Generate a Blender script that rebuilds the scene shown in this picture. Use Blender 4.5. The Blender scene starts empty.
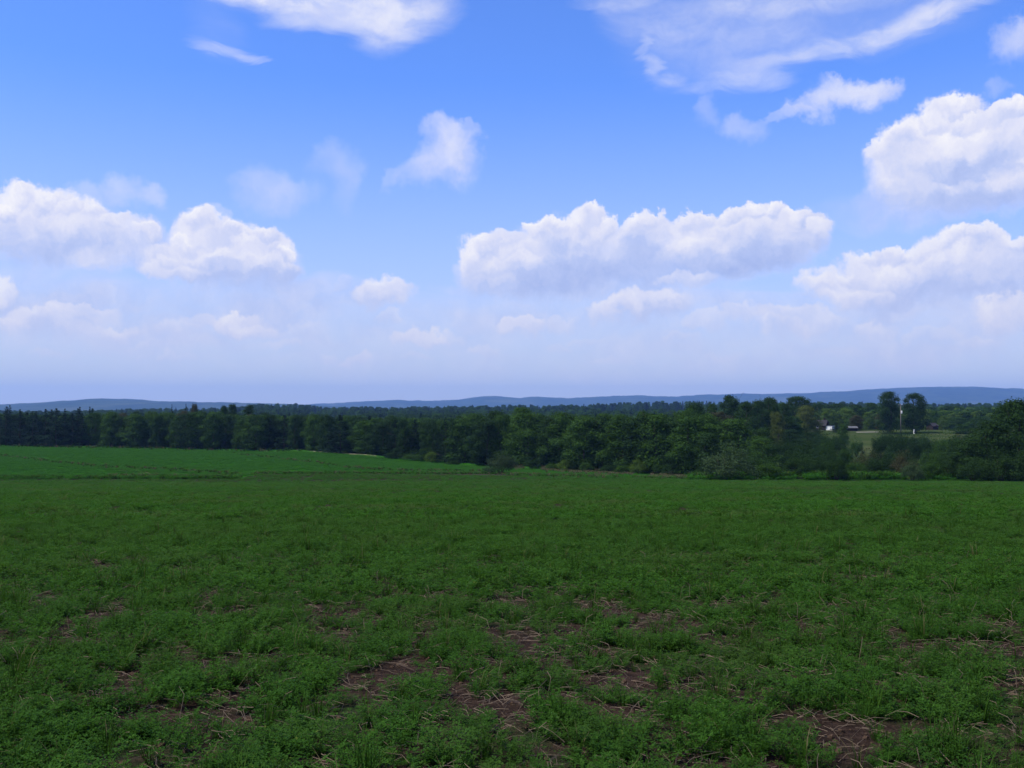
import bpy, math, random
import numpy as np
from mathutils import Vector

SC = bpy.context.scene
COL = SC.collection
rng = np.random.default_rng(11)
random.seed(11)
F = 995.6            # focal length in pixels of the photograph
E = 1.65             # eye height above the ground under the camera
HZ = 408.0           # image row of the true horizon
R = math.radians

# ------------------------------------------------------------------ helpers
def pt(px, Y, z=None):
    """world x,y of image column px at forward distance Y"""
    return ((px - 512.0) / F * Y, Y)

def lerp_table(t, x):
    return np.interp(x, [a for a, b in t], [b for a, b in t])

def sstep(a, b, x):
    t = np.clip((x - a) / (b - a), 0, 1)
    return t * t * (3 - 2 * t)

def _hash(ix, iy, seed):
    h = (ix.astype(np.int64) * 374761393 + iy.astype(np.int64) * 668265263 + seed * 982451653) & 0x7fffffff
    h = ((h ^ (h >> 13)) * 1274126177) & 0x7fffffff
    h = h ^ (h >> 16)
    return (h & 0xffff) / 65535.0

def vnoise(x, y, seed=0):
    x = np.asarray(x, float); y = np.asarray(y, float)
    ix = np.floor(x); iy = np.floor(y)
    fx = x - ix; fy = y - iy
    fx = fx * fx * (3 - 2 * fx); fy = fy * fy * (3 - 2 * fy)
    a = _hash(ix, iy, seed); b = _hash(ix + 1, iy, seed)
    c = _hash(ix, iy + 1, seed); d = _hash(ix + 1, iy + 1, seed)
    return (a * (1 - fx) + b * fx) * (1 - fy) + (c * (1 - fx) + d * fx) * fy

def fbm(x, y, seed=0, octs=4):
    s = 0; a = .5; n = 0
    for i in range(octs):
        s = s + a * vnoise(x * 2 ** i, y * 2 ** i, seed + i * 17); n += a; a *= .55
    return s / n

def mesh_np(name, verts, faces_list, mats=(), smooth=False, attrs=None, fmat=None):
    """verts (n,3); faces_list: list of int arrays (m,k)"""
    me = bpy.data.meshes.new(name)
    verts = np.asarray(verts, np.float32)
    loops = []; starts = []; totals = []; s = 0
    for fa in faces_list:
        fa = np.asarray(fa, np.int32)
        if len(fa) == 0: continue
        k = fa.shape[1]
        loops.append(fa.ravel())
        starts.append(s + np.arange(len(fa)) * k); totals.append(np.full(len(fa), k)); s += fa.size
    loops = np.concatenate(loops); starts = np.concatenate(starts); totals = np.concatenate(totals)
    me.vertices.add(len(verts)); me.vertices.foreach_set('co', verts.ravel())
    me.loops.add(len(loops)); me.loops.foreach_set('vertex_index', loops.astype(np.int32))
    me.polygons.add(len(starts)); me.polygons.foreach_set('loop_start', starts.astype(np.int32))
    me.polygons.foreach_set('loop_total', totals.astype(np.int32))
    if fmat is not None: me.polygons.foreach_set('material_index', np.asarray(fmat, np.int32))
    me.polygons.foreach_set('use_smooth', np.full(len(starts), smooth, bool))
    if attrs:
        for an, (dom, arr) in attrs.items():
            at = me.attributes.new(an, 'FLOAT', dom)
            at.data.foreach_set('value', np.asarray(arr, np.float32))
    me.update(calc_edges=True); me.validate()
    for m in mats: me.materials.append(m)
    return me

def link(name, me, parent=None, loc=None):
    o = bpy.data.objects.new(name, me); COL.objects.link(o)
    if parent is not None: o.parent = parent
    if loc is not None: o.location = loc
    return o

def tag(o, label=None, cat=None, group=None, kind=None):
    if label: o['label'] = label
    if cat: o['category'] = cat
    if group: o['group'] = group
    if kind: o['kind'] = kind
    return o

def empty(name, loc, rz=0.0):
    o = bpy.data.objects.new(name, None); COL.objects.link(o)
    o.location = loc; o.rotation_euler = (0, 0, rz); o.empty_display_size = .3
    return o

class MB:
    """collects tubes, boxes and free quads into one mesh"""
    def __init__(s): s.v = []; s.f = []
    def add(s, vs, fs):
        b = len(s.v); s.v += [tuple(p) for p in vs]; s.f += [tuple(i + b for i in f) for f in fs]
    def box(s, x0, x1, y0, y1, z0, z1):
        s.add([(x0,y0,z0),(x1,y0,z0),(x1,y1,z0),(x0,y1,z0),(x0,y0,z1),(x1,y0,z1),(x1,y1,z1),(x0,y1,z1)],
              [(3,2,1,0),(4,5,6,7),(0,1,5,4),(1,2,6,5),(2,3,7,6),(3,0,4,7)])
    def tube(s, pts, rads, n=6, cap=True):
        pts = [Vector(p) for p in pts]; rings = []
        for i, p in enumerate(pts):
            d = (pts[min(i + 1, len(pts) - 1)] - pts[max(i - 1, 0)]).normalized()
            u = d.cross(Vector((0, 0, 1))) if abs(d.z) < .9 else d.cross(Vector((1, 0, 0)))
            u.normalize(); w = d.cross(u)
            rings.append([p + (u * math.cos(2 * math.pi * k / n) + w * math.sin(2 * math.pi * k / n)) * rads[i] for k in range(n)])
        vs = [q for r_ in rings for q in r_]; fs = []
        for i in range(len(pts) - 1):
            for k in range(n):
                a = i * n + k; b = i * n + (k + 1) % n
                fs.append((a, b, b + n, a + n))
        if cap: fs.append(tuple(range(n))[::-1]); fs.append(tuple(range((len(pts) - 1) * n, len(pts) * n)))
        s.add(vs, fs)
    def mesh(s, name, mat, smooth=False):
        me = bpy.data.meshes.new(name); me.from_pydata(s.v, [], s.f); me.update()
        me.materials.append(mat)
        if smooth: me.polygons.foreach_set('use_smooth', [True] * len(me.polygons))
        return me
    def build(s, name, mat, parent=None, smooth=False):
        return link(name, s.mesh(name, mat, smooth), parent)

class NT:
    """small node-tree writer"""
    def __init__(s, tree): s.t = tree; s.n = tree.nodes; s.l = tree.links
    def node(s, typ, **kw):
        n = s.n.new(typ)
        for k, v in kw.items(): setattr(n, k, v)
        return n
    def put(s, sock, v):
        if isinstance(v, bpy.types.NodeSocket): s.l.new(v, sock)
        elif v is not None: sock.default_value = v
    def math(s, op, a, b=None, c=None, clamp=False):
        n = s.node('ShaderNodeMath', operation=op, use_clamp=clamp)
        s.put(n.inputs[0], a)
        if b is not None: s.put(n.inputs[1], b)
        if c is not None: s.put(n.inputs[2], c)
        return n.outputs[0]
    def vec(s, op, a, b=None, c=None):
        n = s.node('ShaderNodeVectorMath', operation=op)
        s.put(n.inputs[0], a)
        if b is not None: s.put(n.inputs[1], b)
        if c is not None: s.put(n.inputs[2], c)
        return n.outputs['Value'] if op in ('DOT_PRODUCT', 'LENGTH') else n.outputs[0]
    def noise(s, vec, scale, detail=2, rough=.5, lac=2.0, out='Fac', dist=0.0):
        n = s.node('ShaderNodeTexNoise')
        s.put(n.inputs['Vector'], vec); n.inputs['Scale'].default_value = scale
        n.inputs['Detail'].default_value = detail; n.inputs['Roughness'].default_value = rough
        n.inputs['Lacunarity'].default_value = lac; n.inputs['Distortion'].default_value = dist
        return n.outputs[out]
    def smooth(s, x, a, b, lo=0.0, hi=1.0):
        n = s.node('ShaderNodeMapRange', interpolation_type='SMOOTHSTEP', clamp=True)
        s.put(n.inputs[0], x); s.put(n.inputs[1], a); s.put(n.inputs[2], b); s.put(n.inputs[3], lo); s.put(n.inputs[4], hi)
        return n.outputs[0]
    def mixf(s, f, a, b):
        n = s.node('ShaderNodeMix', data_type='FLOAT')
        s.put(n.inputs[0], f); s.put(n.inputs[2], a); s.put(n.inputs[3], b)
        return n.outputs[0]
    def mixc(s, f, a, b, blend='MIX'):
        n = s.node('ShaderNodeMix', data_type='RGBA', blend_type=blend)
        s.put(n.inputs[0], f); s.put(n.inputs[6], a); s.put(n.inputs[7], b)
        return n.outputs[2]
    def ramp(s, x, stops):
        n = s.node('ShaderNodeValToRGB'); e = n.color_ramp.elements
        while len(e) < len(stops): e.new(.5)
        for i, (p, c) in enumerate(stops): e[i].position = p; e[i].color = (*c, 1)
        s.put(n.inputs[0], x); return n.outputs[0]

def new_mat(name):
    m = bpy.data.materials.new(name); m.use_nodes = True; m.node_tree.nodes.clear()
    t = NT(m.node_tree); t.out = t.node('ShaderNodeOutputMaterial'); return m, t

def c4(c): return (*c, 1)

# ------------------------------------------------------------------ camera
cd = bpy.data.cameras.new('camera'); cam = bpy.data.objects.new('camera', cd); COL.objects.link(cam)
cd.sensor_width = 36; cd.lens = F / 1024 * 36
PITCH = math.atan((HZ - 384) / F)
cam.location = (0, 0, E); cam.rotation_euler = (R(90) + PITCH, 0, 0)
cd.clip_start = .1; cd.clip_end = 60000
SC.camera = cam
SC.view_settings.view_transform = 'Standard'; SC.view_settings.look = 'None'
SC.view_settings.gamma = 1; SC.view_settings.use_curve_mapping = False
SC.view_settings.exposure = 0.55
SC.cycles.max_bounces = 6; SC.cycles.diffuse_bounces = 3; SC.cycles.glossy_bounces = 2
SC.cycles.transmission_bounces = 4; SC.cycles.volume_bounces = 0; SC.cycles.transparent_max_bounces = 4
SC.cycles.use_adaptive_sampling = True

# ------------------------------------------------------------------ daylight
SUN_EL, SUN_AZ = 57.0, -110.0                    # sun high on the left
sd = bpy.data.lights.new('sun', 'SUN'); sd.energy = 4.0; sd.angle = R(.53); sd.color = (1, .93, .80)
so = bpy.data.objects.new('sun', sd); COL.objects.link(so)
sv = Vector((math.sin(R(SUN_AZ)) * math.cos(R(SUN_EL)), math.cos(R(SUN_AZ)) * math.cos(R(SUN_EL)), math.sin(R(SUN_EL))))
so.rotation_euler = sv.to_track_quat('Z', 'Y').to_euler(); so.location = (0, 0, 80)

def sky_uv(px, py):
    """direction of a point of the sky as (azimuth, elevation), in units of 100/F radians"""
    v = Vector(((px - 512), F, 384 - py))
    cp, sp = math.cos(PITCH), math.sin(PITCH)
    v = Vector((v.x, v.y * cp - v.z * sp, v.y * sp + v.z * cp)).normalized()
    return math.atan2(v.x, v.y) * F / 100, math.asin(v.z) * F / 100

def puff_group():
    g = bpy.data.node_groups.new('cloud_puff', 'ShaderNodeTree')
    def sock(nm, io, typ='NodeSocketFloat'): g.interface.new_socket(nm, in_out=io, socket_type=typ)
    sock('P', 'INPUT', 'NodeSocketVector'); sock('inv', 'INPUT', 'NodeSocketVector'); sock('off', 'INPUT', 'NodeSocketVector')
    for nm in ('op', 'g', 'h', 'amp', 'mid', 'alpha', 'shade'): sock(nm, 'INPUT')
    sock('alpha', 'OUTPUT'); sock('shade', 'OUTPUT')
    t = NT(g); gi = t.node('NodeGroupInput'); go = t.node('NodeGroupOutput'); I = gi.outputs
    off = t.vec('MULTIPLY_ADD', I[8], (0, 0, 1e-7), I[2])       # keeps the puffs in order
    q = t.vec('MULTIPLY_ADD', I[0], I[1], off)
    L = Vector((-.30, .95, 0)).normalized()
    e = t.math('SUBTRACT', 1.0, t.vec('DOT_PRODUCT', q, q)); s = t.vec('DOT_PRODUCT', q, L)
    k = t.math('MAXIMUM', t.math('MULTIPLY_ADD', s, I[5], I[4]), .12)
    m = t.math('MULTIPLY', t.smooth(t.math('MULTIPLY', e, k), 0.0, 1.0), I[3])
    sh = t.math('MULTIPLY_ADD', s, I[6], I[7], clamp=True)
    t.put(go.inputs[0], t.mixf(m, I[8], 1.0)); t.put(go.inputs[1], t.mixf(m, I[9], sh))
    return g

def build_world():
    w = bpy.data.worlds.new('World'); SC.world = w; w.use_nodes = True
    w.node_tree.nodes.clear(); t = NT(w.node_tree)
    out = t.node('ShaderNodeOutputWorld')
    sky = t.node('ShaderNodeTexSky', sky_type='NISHITA', sun_disc=False)
    sky.sun_elevation = R(SUN_EL); sky.sun_rotation = R(SUN_AZ) % (2 * math.pi)
    sky.altitude = 200; sky.air_density = 1.0; sky.dust_density = .6; sky.ozone_density = 1.6
    tc = t.node('ShaderNodeTexCoord'); d = tc.outputs['Generated']
    sep = t.node('ShaderNodeSeparateXYZ'); t.put(sep.inputs[0], d)
    az = t.math('ARCTAN2', sep.outputs[0], sep.outputs[1]); el = t.math('ARCSINE', sep.outputs[2])
    U = t.math('MULTIPLY', az, F / 100); V = t.math('MULTIPLY', el, F / 100)
    cmb = t.node('ShaderNodeCombineXYZ'); t.put(cmb.inputs[0], U); t.put(cmb.inputs[1], V)
    P = cmb.outputs[0]
    def noise2(*a, **k):
        o = t.noise(*a, **k); o.node.noise_dimensions = '2D'; return o
    half = (.5, .5, .5)
    # turbulence that frays every puff
    w1 = t.vec('SUBTRACT', noise2(P, 1.1, 2, .5, out='Color'), half)
    w2 = t.vec('SUBTRACT', noise2(P, 2.8, 7, .66, out='Color'), half)
    Pw = t.vec('MULTIPLY_ADD', w1, (.36, .30, 0), P)
    Pc = t.vec('MULTIPLY_ADD', w2, (.36, .35, 0), Pw)          # cumulus: crisp
    st = t.vec('MULTIPLY', t.vec('MULTIPLY_ADD', w1, (.5, .5, 0), P), (.42, 2.3, 1))
    w3 = t.vec('SUBTRACT', noise2(st, 1.3, 6, .66, out='Color', dist=.2), half)
    Ps = t.vec('MULTIPLY_ADD', w3, (.7, .40, 0), Pw)          # stratus / wisps: stretched
    Pf = t.vec('MULTIPLY_ADD', w3, (.55, .22, 0), t.vec('MULTIPLY_ADD', w1, (.20, .16, 0), P))   # cirrus: fine fibres
    fv = t.vec('MULTIPLY', t.vec('MULTIPLY_ADD', w1, (.45, .45, 0), t.vec('MULTIPLY_ADD', w2, (.16, .16, 0), P)), (.9, 2.6, 1))
    fib = t.smooth(noise2(fv, 1.2, 6, .62), .28, .66, .50, 1.0)                # torn, fibrous texture of the thin clouds
    lump = t.math('MULTIPLY', t.math('SUBTRACT', noise2(Pc, 4.0, 5, .62), .5), SHADE_N)
    grp = puff_group()
    tint = t.mixc(1.0, sky.outputs[0], c4(SKY_TINT), 'MULTIPLY')
    low = t.math('POWER', t.math('SUBTRACT', 1.0, t.math('DIVIDE', t.math('MAXIMUM', V, 0.0), SKY_H, clamp=True), clamp=True), SKY_P)
    base = t.mixc(t.math('MULTIPLY', low, SKY_LOW), tint, c4(SKY_HAZE))     # pale milky air towards the skyline
    farf = t.math('MULTIPLY', t.smooth(V, .1, 1.5, 1.0, 0.0), .60)
    def close(alpha, shade, t=t, lump=lump, farf=farf, base=base):
        bg = t.node('ShaderNodeBackground'); bg.inputs[1].default_value = SKY_S
        if alpha is None: t.put(bg.inputs[0], base); return bg.outputs[0]
        sh = t.math('ADD', shade, lump, clamp=True)
        col = t.ramp(sh, [(0.0, CL[0]), (.38, CL[1]), (.68, CL[2]), (1.0, CL[3])])
        col = t.mixc(farf, col, c4(CLOUD_FAR))
        t.put(bg.inputs[0], t.mixc(alpha, base, col)); return bg.outputs[0]
    puffs = []
    for a in CLOUDS_STRATUS: puffs.append((a[:4], 1, a[4], a[5] if len(a) > 5 else .8, 0, .18, .60, 75))
    for a in CLOUDS_WISP: puffs.append((a[:4], 2, a[4], .75, 0, .85, 1.0, 55))
    for a in CLOUDS_CUMULUS:
        a = tuple(a) + (1., .3, 1., 1.4, .8)[len(a) - 4:]
        puffs.append((a[:4], 0, a[4], a[7], a[8], a[5], a[6], 45))
    def leaf(ps):
        """one field of sky as a node group of its own (many small trees build faster than a big one)"""
        if not ps: return close(None, None)
        g = bpy.data.node_groups.new('sky_field', 'ShaderNodeTree')
        def sock(nm, io, typ): g.interface.new_socket(nm, in_out=io, socket_type='NodeSocket' + typ)
        sock('Pc', 'INPUT', 'Vector'); sock('Ps', 'INPUT', 'Vector'); sock('Pf', 'INPUT', 'Vector'); sock('lump', 'INPUT', 'Float'); sock('far', 'INPUT', 'Float')
        sock('base', 'INPUT', 'Color'); sock('fib', 'INPUT', 'Float'); sock('sky', 'OUTPUT', 'Shader')
        k = NT(g); gi = k.node('NodeGroupInput'); go = k.node('NodeGroupOutput'); I = gi.outputs
        al = sh = None; thin = False
        for (px, py, rx, ry), kind, op, gg, h, lo, hi, mg in ps:
            if kind == 0 and thin: al = k.math('MULTIPLY', al, I[6])
            thin = kind != 0
            u, v = sky_uv(px, py); ix, iy = 100 / rx, 100 / ry
            n = k.node('ShaderNodeGroup'); n.node_tree = grp; i = n.inputs
            k.put(i[0], I[kind]); i[1].default_value = (ix, iy, 0); i[2].default_value = (-u * ix, -v * iy, 0)
            i[3].default_value = op; i[4].default_value = gg; i[5].default_value = h
            i[6].default_value = (hi - lo) * .5; i[7].default_value = (hi + lo) * .5
            if al is not None: k.put(i[8], al); k.put(i[9], sh)
            else: i[8].default_value = 0; i[9].default_value = .62
            al, sh = n.outputs
        if thin: al = k.math('MULTIPLY', al, I[6])
        k.put(go.inputs[0], close(al, sh, k, I[3], I[4], I[5]))
        n = t.node('ShaderNodeGroup'); n.node_tree = g
        for i, v in enumerate((Pc, Ps, Pf, lump, farf, base, fib)): t.put(n.inputs[i], v)
        return n.outputs[0]
    def touch(p, u0, u1, v0, v1):
        (px, py, rx, ry), mg = p[0], p[7]; u, v = sky_uv(px, py)
        return u + (rx + mg) / 100 > u0 and u - (rx + mg) / 100 < u1 and v + (ry + mg) / 100 > v0 and v - (ry + mg) / 100 < v1
    def split(ps, u0, u1, v0, v1, depth):
        """the sky is divided into fields so that each one only works out the clouds that reach it"""
        ps = [p for p in ps if touch(p, u0, u1, v0, v1)]
        if len(ps) <= 7 or depth == 0: return leaf(ps)
        mx = t.node('ShaderNodeMixShader')
        if (u1 - u0) > (v1 - v0) * 1.2:
            m = (u0 + u1) / 2; t.put(mx.inputs[0], t.math('GREATER_THAN', U, m))
            a = split(ps, u0, m, v0, v1, depth - 1); b = split(ps, m, u1, v0, v1, depth - 1)
        else:
            m = (v0 + v1) / 2; t.put(mx.inputs[0], t.math('GREATER_THAN', V, m))
            a = split(ps, u0, u1, v0, m, depth - 1); b = split(ps, u0, u1, m, v1, depth - 1)
        t.l.new(a, mx.inputs[1]); t.l.new(b, mx.inputs[2]); return mx.outputs[0]
    main = split(puffs, -6.5, 6.5, -.4, 5.2, 6)
    # loose fair-weather cover in the rest of the sky
    cov = t.smooth(noise2(t.vec('MULTIPLY_ADD', w1, (.6, .6, 0), P), .42, 5, .58), .50, .66, 0, .9)
    rest = close(cov, .75)
    inside = t.math('MULTIPLY', t.math('LESS_THAN', t.math('ABSOLUTE', U), 6.5), t.math('LESS_THAN', V, 5.2))
    mx = t.node('ShaderNodeMixShader'); t.put(mx.inputs[0], inside); t.l.new(rest, mx.inputs[1]); t.l.new(main, mx.inputs[2])
    t.l.new(mx.outputs[0], out.inputs[0])
    return w

SKY_S, SHADE_N = .12, .62
K = 1 / (.12 * 2 ** .55)                 # picture value -> value before strength and exposure
def kk(c): return tuple(((x / 255 / 12.92) if x < 10 else ((x / 255 + .055) / 1.055) ** 2.4) * K for x in c)
CL = [kk((162, 182, 236)), kk((194, 207, 247)), kk((229, 231, 251)), kk((255, 253, 255))]
SKY_TINT = (.49, .75, 1.36)
SKY_HAZE = kk((216, 217, 226)); SKY_H = 3.2; SKY_P = 1.35; SKY_LOW = .9
CLOUD_FAR = kk((226, 223, 235))
CLOUDS_STRATUS = [   # px, py, rx, ry, opacity
    (120, 318, 330, 36, .75), (420, 325, 240, 28, .65), (560, 300, 150, 34, .6), (700, 320, 320, 32, .7), (930, 330, 190, 46, .75),
    (250, 350, 420, 26, .55), (760, 355, 420, 26, .55), (20, 300, 150, 44, .75), (330, 295, 90, 26, .6), (250, 300, 120, 28, .65), (500, 372, 520, 18, .4),
    (900, 208, 110, 26, .35), (640, 345, 130, 14, .35), (820, 320, 110, 16, .4), (160, 335, 120, 14, .4), (60, 345, 90, 12, .35), (690, 300, 90, 20, .35)]
CLOUDS_WISP = [
    (262, -6, 80, 18, .9), (330, 2, 95, 26, .9), (392, 12, 66, 36, .8), (384, 34, 44, 24, .55), (432, 6, 40, 28, .45), (305, 22, 56, 11, .5),
    (215, 50, 36, 7, .55), (242, 58, 26, 5, .5), (198, 46, 20, 9, .3), (212, 25, 34, 38, .12),
    (800, 18, 200, 46, .36), (720, 50, 115, 48, .26), (650, 18, 64, 34, .3), (955, 4, 44, 11, .75), (925, 16, 44, 10, .75), (890, 30, 44, 10, .62), (855, 42, 44, 10, .58), (815, 54, 48, 9, .48), (775, 62, 48, 8, .38),
    (640, 48, 9, 24, .36), (648, 68, 13, 15, .42), (668, 82, 24, 10, .45), (702, 88, 32, 8, .28), (750, 80, 42, 13, .5), (775, 86, 26, 9, .35), (735, 72, 44, 15, .25), (620, 0, 56, 12, .5), (830, -4, 180, 16, .55)]
CLOUDS_CUMULUS = [
    # far low puffs
    (240, 325, 28, 14, .85, .3, 1.), (255, 330, 20, 9, .6), (205, 322, 20, 9, .5), (30, 318, 30, 10, .6), (85, 312, 34, 9, .6), (125, 326, 22, 8, .5), (10, 325, 24, 9, .6), (150, 345, 26, 6, .35), (280, 345, 24, 6, .35), (395, 322, 16, 7, .45), (560, 322, 26, 9, .45), (590, 336, 22, 6, .35), (680, 342, 24, 7, .4), (745, 318, 26, 10, .5), (870, 330, 30, 8, .45), (930, 336, 34, 8, .45), (985, 342, 30, 7, .4), (720, 356, 24, 5, .3), (420, 362, 22, 5, .3), (610, 362, 26, 5, .3), (60, 356, 26, 5, .3), (425, 343, 34, 11, .8, .3, 1.), (357, 360, 18, 8, .65, .4, .95), (520, 326, 22, 11, .75, .4, 1.), (490, 352, 22, 7, .45),
    (650, 310, 56, 17, .9, .15, 1.), (610, 312, 28, 12, .75, .3, .95), (710, 325, 24, 11, .5), (800, 322, 54, 14, .65, .3, .95), (780, 330, 34, 9, .4), (185, 330, 22, 9, .4), (110, 330, 44, 10, .45), (60, 320, 44, 12, .45), (1010, 315, 40, 22, .75, .3, 1.),
    (388, 297, 30, 19, .92, .2, 1.), (300, 330, 30, 10, .35), (560, 345, 20, 7, .35), (180, 358, 20, 7, .35), (325, 356, 16, 7, .35), (455, 340, 20, 8, .4),
    # soft small clouds
    (262, 190, 38, 28, .42, .4, .7, .8, .2), (292, 198, 32, 20, .36, .4, .7, .8, .2), (332, 168, 28, 24, .28, .5, .8, .8, .2), (342, 190, 18, 28, .22, .5, .7, .8, .2),
    (92, 202, 34, 20, .4, .5, .8, .8, .3), (130, 194, 24, 22, .5, .5, .85, .8, .3), (157, 197, 14, 16, .5, .5, .85, .8, .3), (345, 285, 16, 8, .3), (220, 216, 14, 12, .3),
    (448, 162, 44, 26, .62, .3, .85, .8, .4), (462, 152, 30, 26, .6, .4, .9, .9, .4), (442, 134, 22, 18, .55, .5, .95, .8, .4), (420, 172, 40, 16, .45, .4, .8, .8, .3), (468, 134, 20, 14, .3, .6, .9), (384, 174, 14, 14, .22),
    (852, 100, 46, 20, .72, .45, 1., .9, .4), (874, 94, 28, 13, .5, .6, 1., .8, .3), (815, 112, 44, 13, .5, .4, .85, .8, .3), (788, 118, 30, 9, .28), (840, 84, 28, 6, .3, .6, .9, .8, .2), (744, 130, 26, 16, .4, .5, .8, .8, .3), (714, 110, 18, 22, .3, .5, .8, .8, .3), (1020, 38, 36, 26, .62, .5, .95, .9, .3), (994, 88, 15, 10, .3, .5, .8, .7, .2),
    # left bank
    (20, 235, 56, 36, .95, .15, .85, 1.3, .9), (75, 240, 54, 30, .95, .15, .85, 1.3, .9), (130, 245, 54, 28, .9, .2, .8, 1.1, .8), (40, 214, 44, 28, 1., .3, 1.), (85, 226, 42, 24, .9, .3, 1.), (15, 205, 28, 22, .9, .45, 1.), (100, 262, 40, 16, .8, .3, .85, 1., .6), (2, 292, 22, 16, .8, .5, 1.), (60, 250, 70, 18, .55, .15, .6, .8, .4),
    (25, 196, 16, 9), (45, 200, 15, 10), (65, 208, 16, 10, .9), (90, 214, 15, 9, .8), (118, 224, 16, 9, .8), (150, 236, 16, 9, .8), (6, 205, 12, 9), (40, 240, 60, 14, .5, .1, .5, .8, .3),
    # left heap
    (215, 268, 88, 28, 1., .0, .7, 1.1, .9), (190, 262, 54, 22, .95, .1, .9), (255, 262, 54, 30, 1., .1, 1.), (225, 250, 54, 32, 1., .25, 1.), (206, 232, 30, 26, 1., .4, 1.), (262, 250, 34, 26, 1., .3, 1.), (235, 262, 42, 20, .9, .35, 1.), (170, 272, 42, 13, .9, .3, .95), (278, 268, 34, 14, .9, .15, .9), (240, 284, 80, 14, .7, .0, .4, .8, .3),
    (202, 222, 13, 12), (215, 218, 11, 10, .8), (236, 232, 13, 9), (262, 235, 14, 10), (284, 252, 13, 9), (190, 244, 13, 10), (170, 262, 14, 8, .8), (245, 250, 26, 9, .5, .2, .6, .8, .3), (212, 262, 30, 9, .5, .2, .6, .8, .3),
    # central bank
    (468, 280, 26, 14, .6, .2, .7, .8, .4), (455, 268, 14, 12, .5, .4, .9, .8, .4), (480, 294, 60, 10, .5, .1, .5, .7, .3),
    (640, 272, 155, 30, .85, .05, .5, .9, .7), (540, 285, 92, 20, .8, .05, .5, .9, .7), (500, 265, 48, 36, 1., .15, .95), (480, 258, 28, 28, 1., .35, 1.), (562, 250, 60, 38, 1., .05, .95), (545, 236, 28, 22, 1., .3, 1.), (592, 232, 38, 30, 1., .2, 1.), (650, 242, 48, 32, .95, .1, .85, 1.2, .8), (655, 224, 26, 17, .8, .4, .95), (600, 264, 62, 22, .85, .0, .6, 1., .6), (520, 270, 44, 18, .85, .2, .85), (558, 279, 96, 20, .75, .0, .34, .8, .3), (650, 284, 120, 15, .55, .0, .34, .8, .3), (490, 285, 40, 12, .6, .2, .7, .8, .3),
    (755, 252, 74, 36, 1., .0, .8), (802, 240, 32, 34, 1., .1, .95), (760, 228, 50, 26, 1., .3, 1.), (710, 236, 44, 32, 1., .2, 1.), (700, 256, 46, 22, .9, .25, .9, 1.2, .8), (792, 222, 34, 17, 1., .35, 1.), (748, 265, 70, 19, .85, .0, .40, .9, .5), (690, 285, 46, 13, .7, .2, .85), (640, 262, 50, 26, .6, .1, .6, .7, .3),
    (470, 262, 17, 20), (490, 246, 17, 14), (506, 239, 13, 11, .8), (530, 232, 15, 11), (548, 224, 13, 10), (575, 222, 19, 15, .9), (592, 213, 17, 13), (611, 222, 15, 12, .9), (640, 221, 17, 11, .8), (658, 217, 13, 9, .8),
    (690, 222, 19, 15), (705, 214, 15, 11), (730, 213, 17, 11), (752, 210, 19, 11), (775, 211, 17, 11), (800, 215, 17, 12), (815, 226, 13, 15, .9), (578, 270, 60, 12, .5, .1, .5, .8, .3), (650, 258, 30, 24, .45, .05, .5, .7, .3),
    (560, 262, 46, 13, .6, .0, .35, .8, .4), (648, 244, 20, 22, .45, .0, .4, .7, .3), (770, 248, 46, 12, .5, .1, .45, .8, .4), (600, 296, 120, 10, .45, .05, .4, .7, .3),
    # right upper
    (955, 190, 94, 36, .95, .0, .55, .9, .7), (1010, 185, 84, 38, .95, .0, .55, .9, .7), (908, 170, 46, 36, .95, .3, .95, 1.2, .8), (950, 160, 62, 38, 1., .1, .98), (1000, 165, 62, 42, 1., .05, .95), (955, 126, 36, 32, 1., .4, 1.), (922, 150, 44, 30, 1., .3, 1.), (1010, 132, 48, 30, 1., .3, 1.), (970, 150, 42, 26, .9, .3, 1.), (975, 176, 80, 14, .7, .05, .5, .8, .3), (960, 192, 70, 14, .7, .3, .85, .9, .5), (1030, 176, 36, 22, .8, .4, .95), (960, 212, 100, 16, .7, .1, .5, .7, .3),
    (955, 106, 20, 12), (938, 122, 16, 12), (972, 118, 18, 12, .9), (1000, 112, 20, 11), (1018, 108, 16, 10), (905, 140, 15, 12, .8), (884, 154, 14, 14, .8), (985, 168, 60, 10, .6, .1, .5, .8, .3), (900, 186, 40, 14, .6, .4, .8, .8, .4),
    (985, 160, 46, 12, .55, .0, .4, .8, .4), (935, 200, 70, 13, .6, .05, .45, .8, .3), (1010, 205, 60, 14, .6, .05, .45, .8, .3),
    # right lower
    (960, 295, 125, 30, .8, .05, .6, .9, .7), (900, 285, 62, 26, .9, .1, .9, 1.2, .8), (833, 288, 34, 22, .9, .35, .98), (880, 272, 48, 24, .95, .3, 1.), (960, 260, 48, 30, 1., .3, 1.), (1005, 268, 60, 32, .95, .1, .9), (920, 276, 48, 22, .9, .2, .95), (940, 290, 70, 14, .75, .05, .55, .8, .4), (1008, 312, 32, 15, .8, .35, .98), (860, 297, 44, 13, .8, .3, .9), (1000, 290, 60, 14, .6, .1, .5, .8, .3),
    (962, 240, 17, 10), (945, 246, 15, 10, .9), (985, 242, 18, 11, .9), (905, 254, 17, 11), (882, 258, 15, 9, .9), (925, 254, 15, 10, .8), (850, 274, 15, 9, .9), (826, 282, 13, 10, .9), (1010, 245, 18, 11, .8), (900, 300, 60, 10, .5, .05, .45, .8, .3)]

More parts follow.
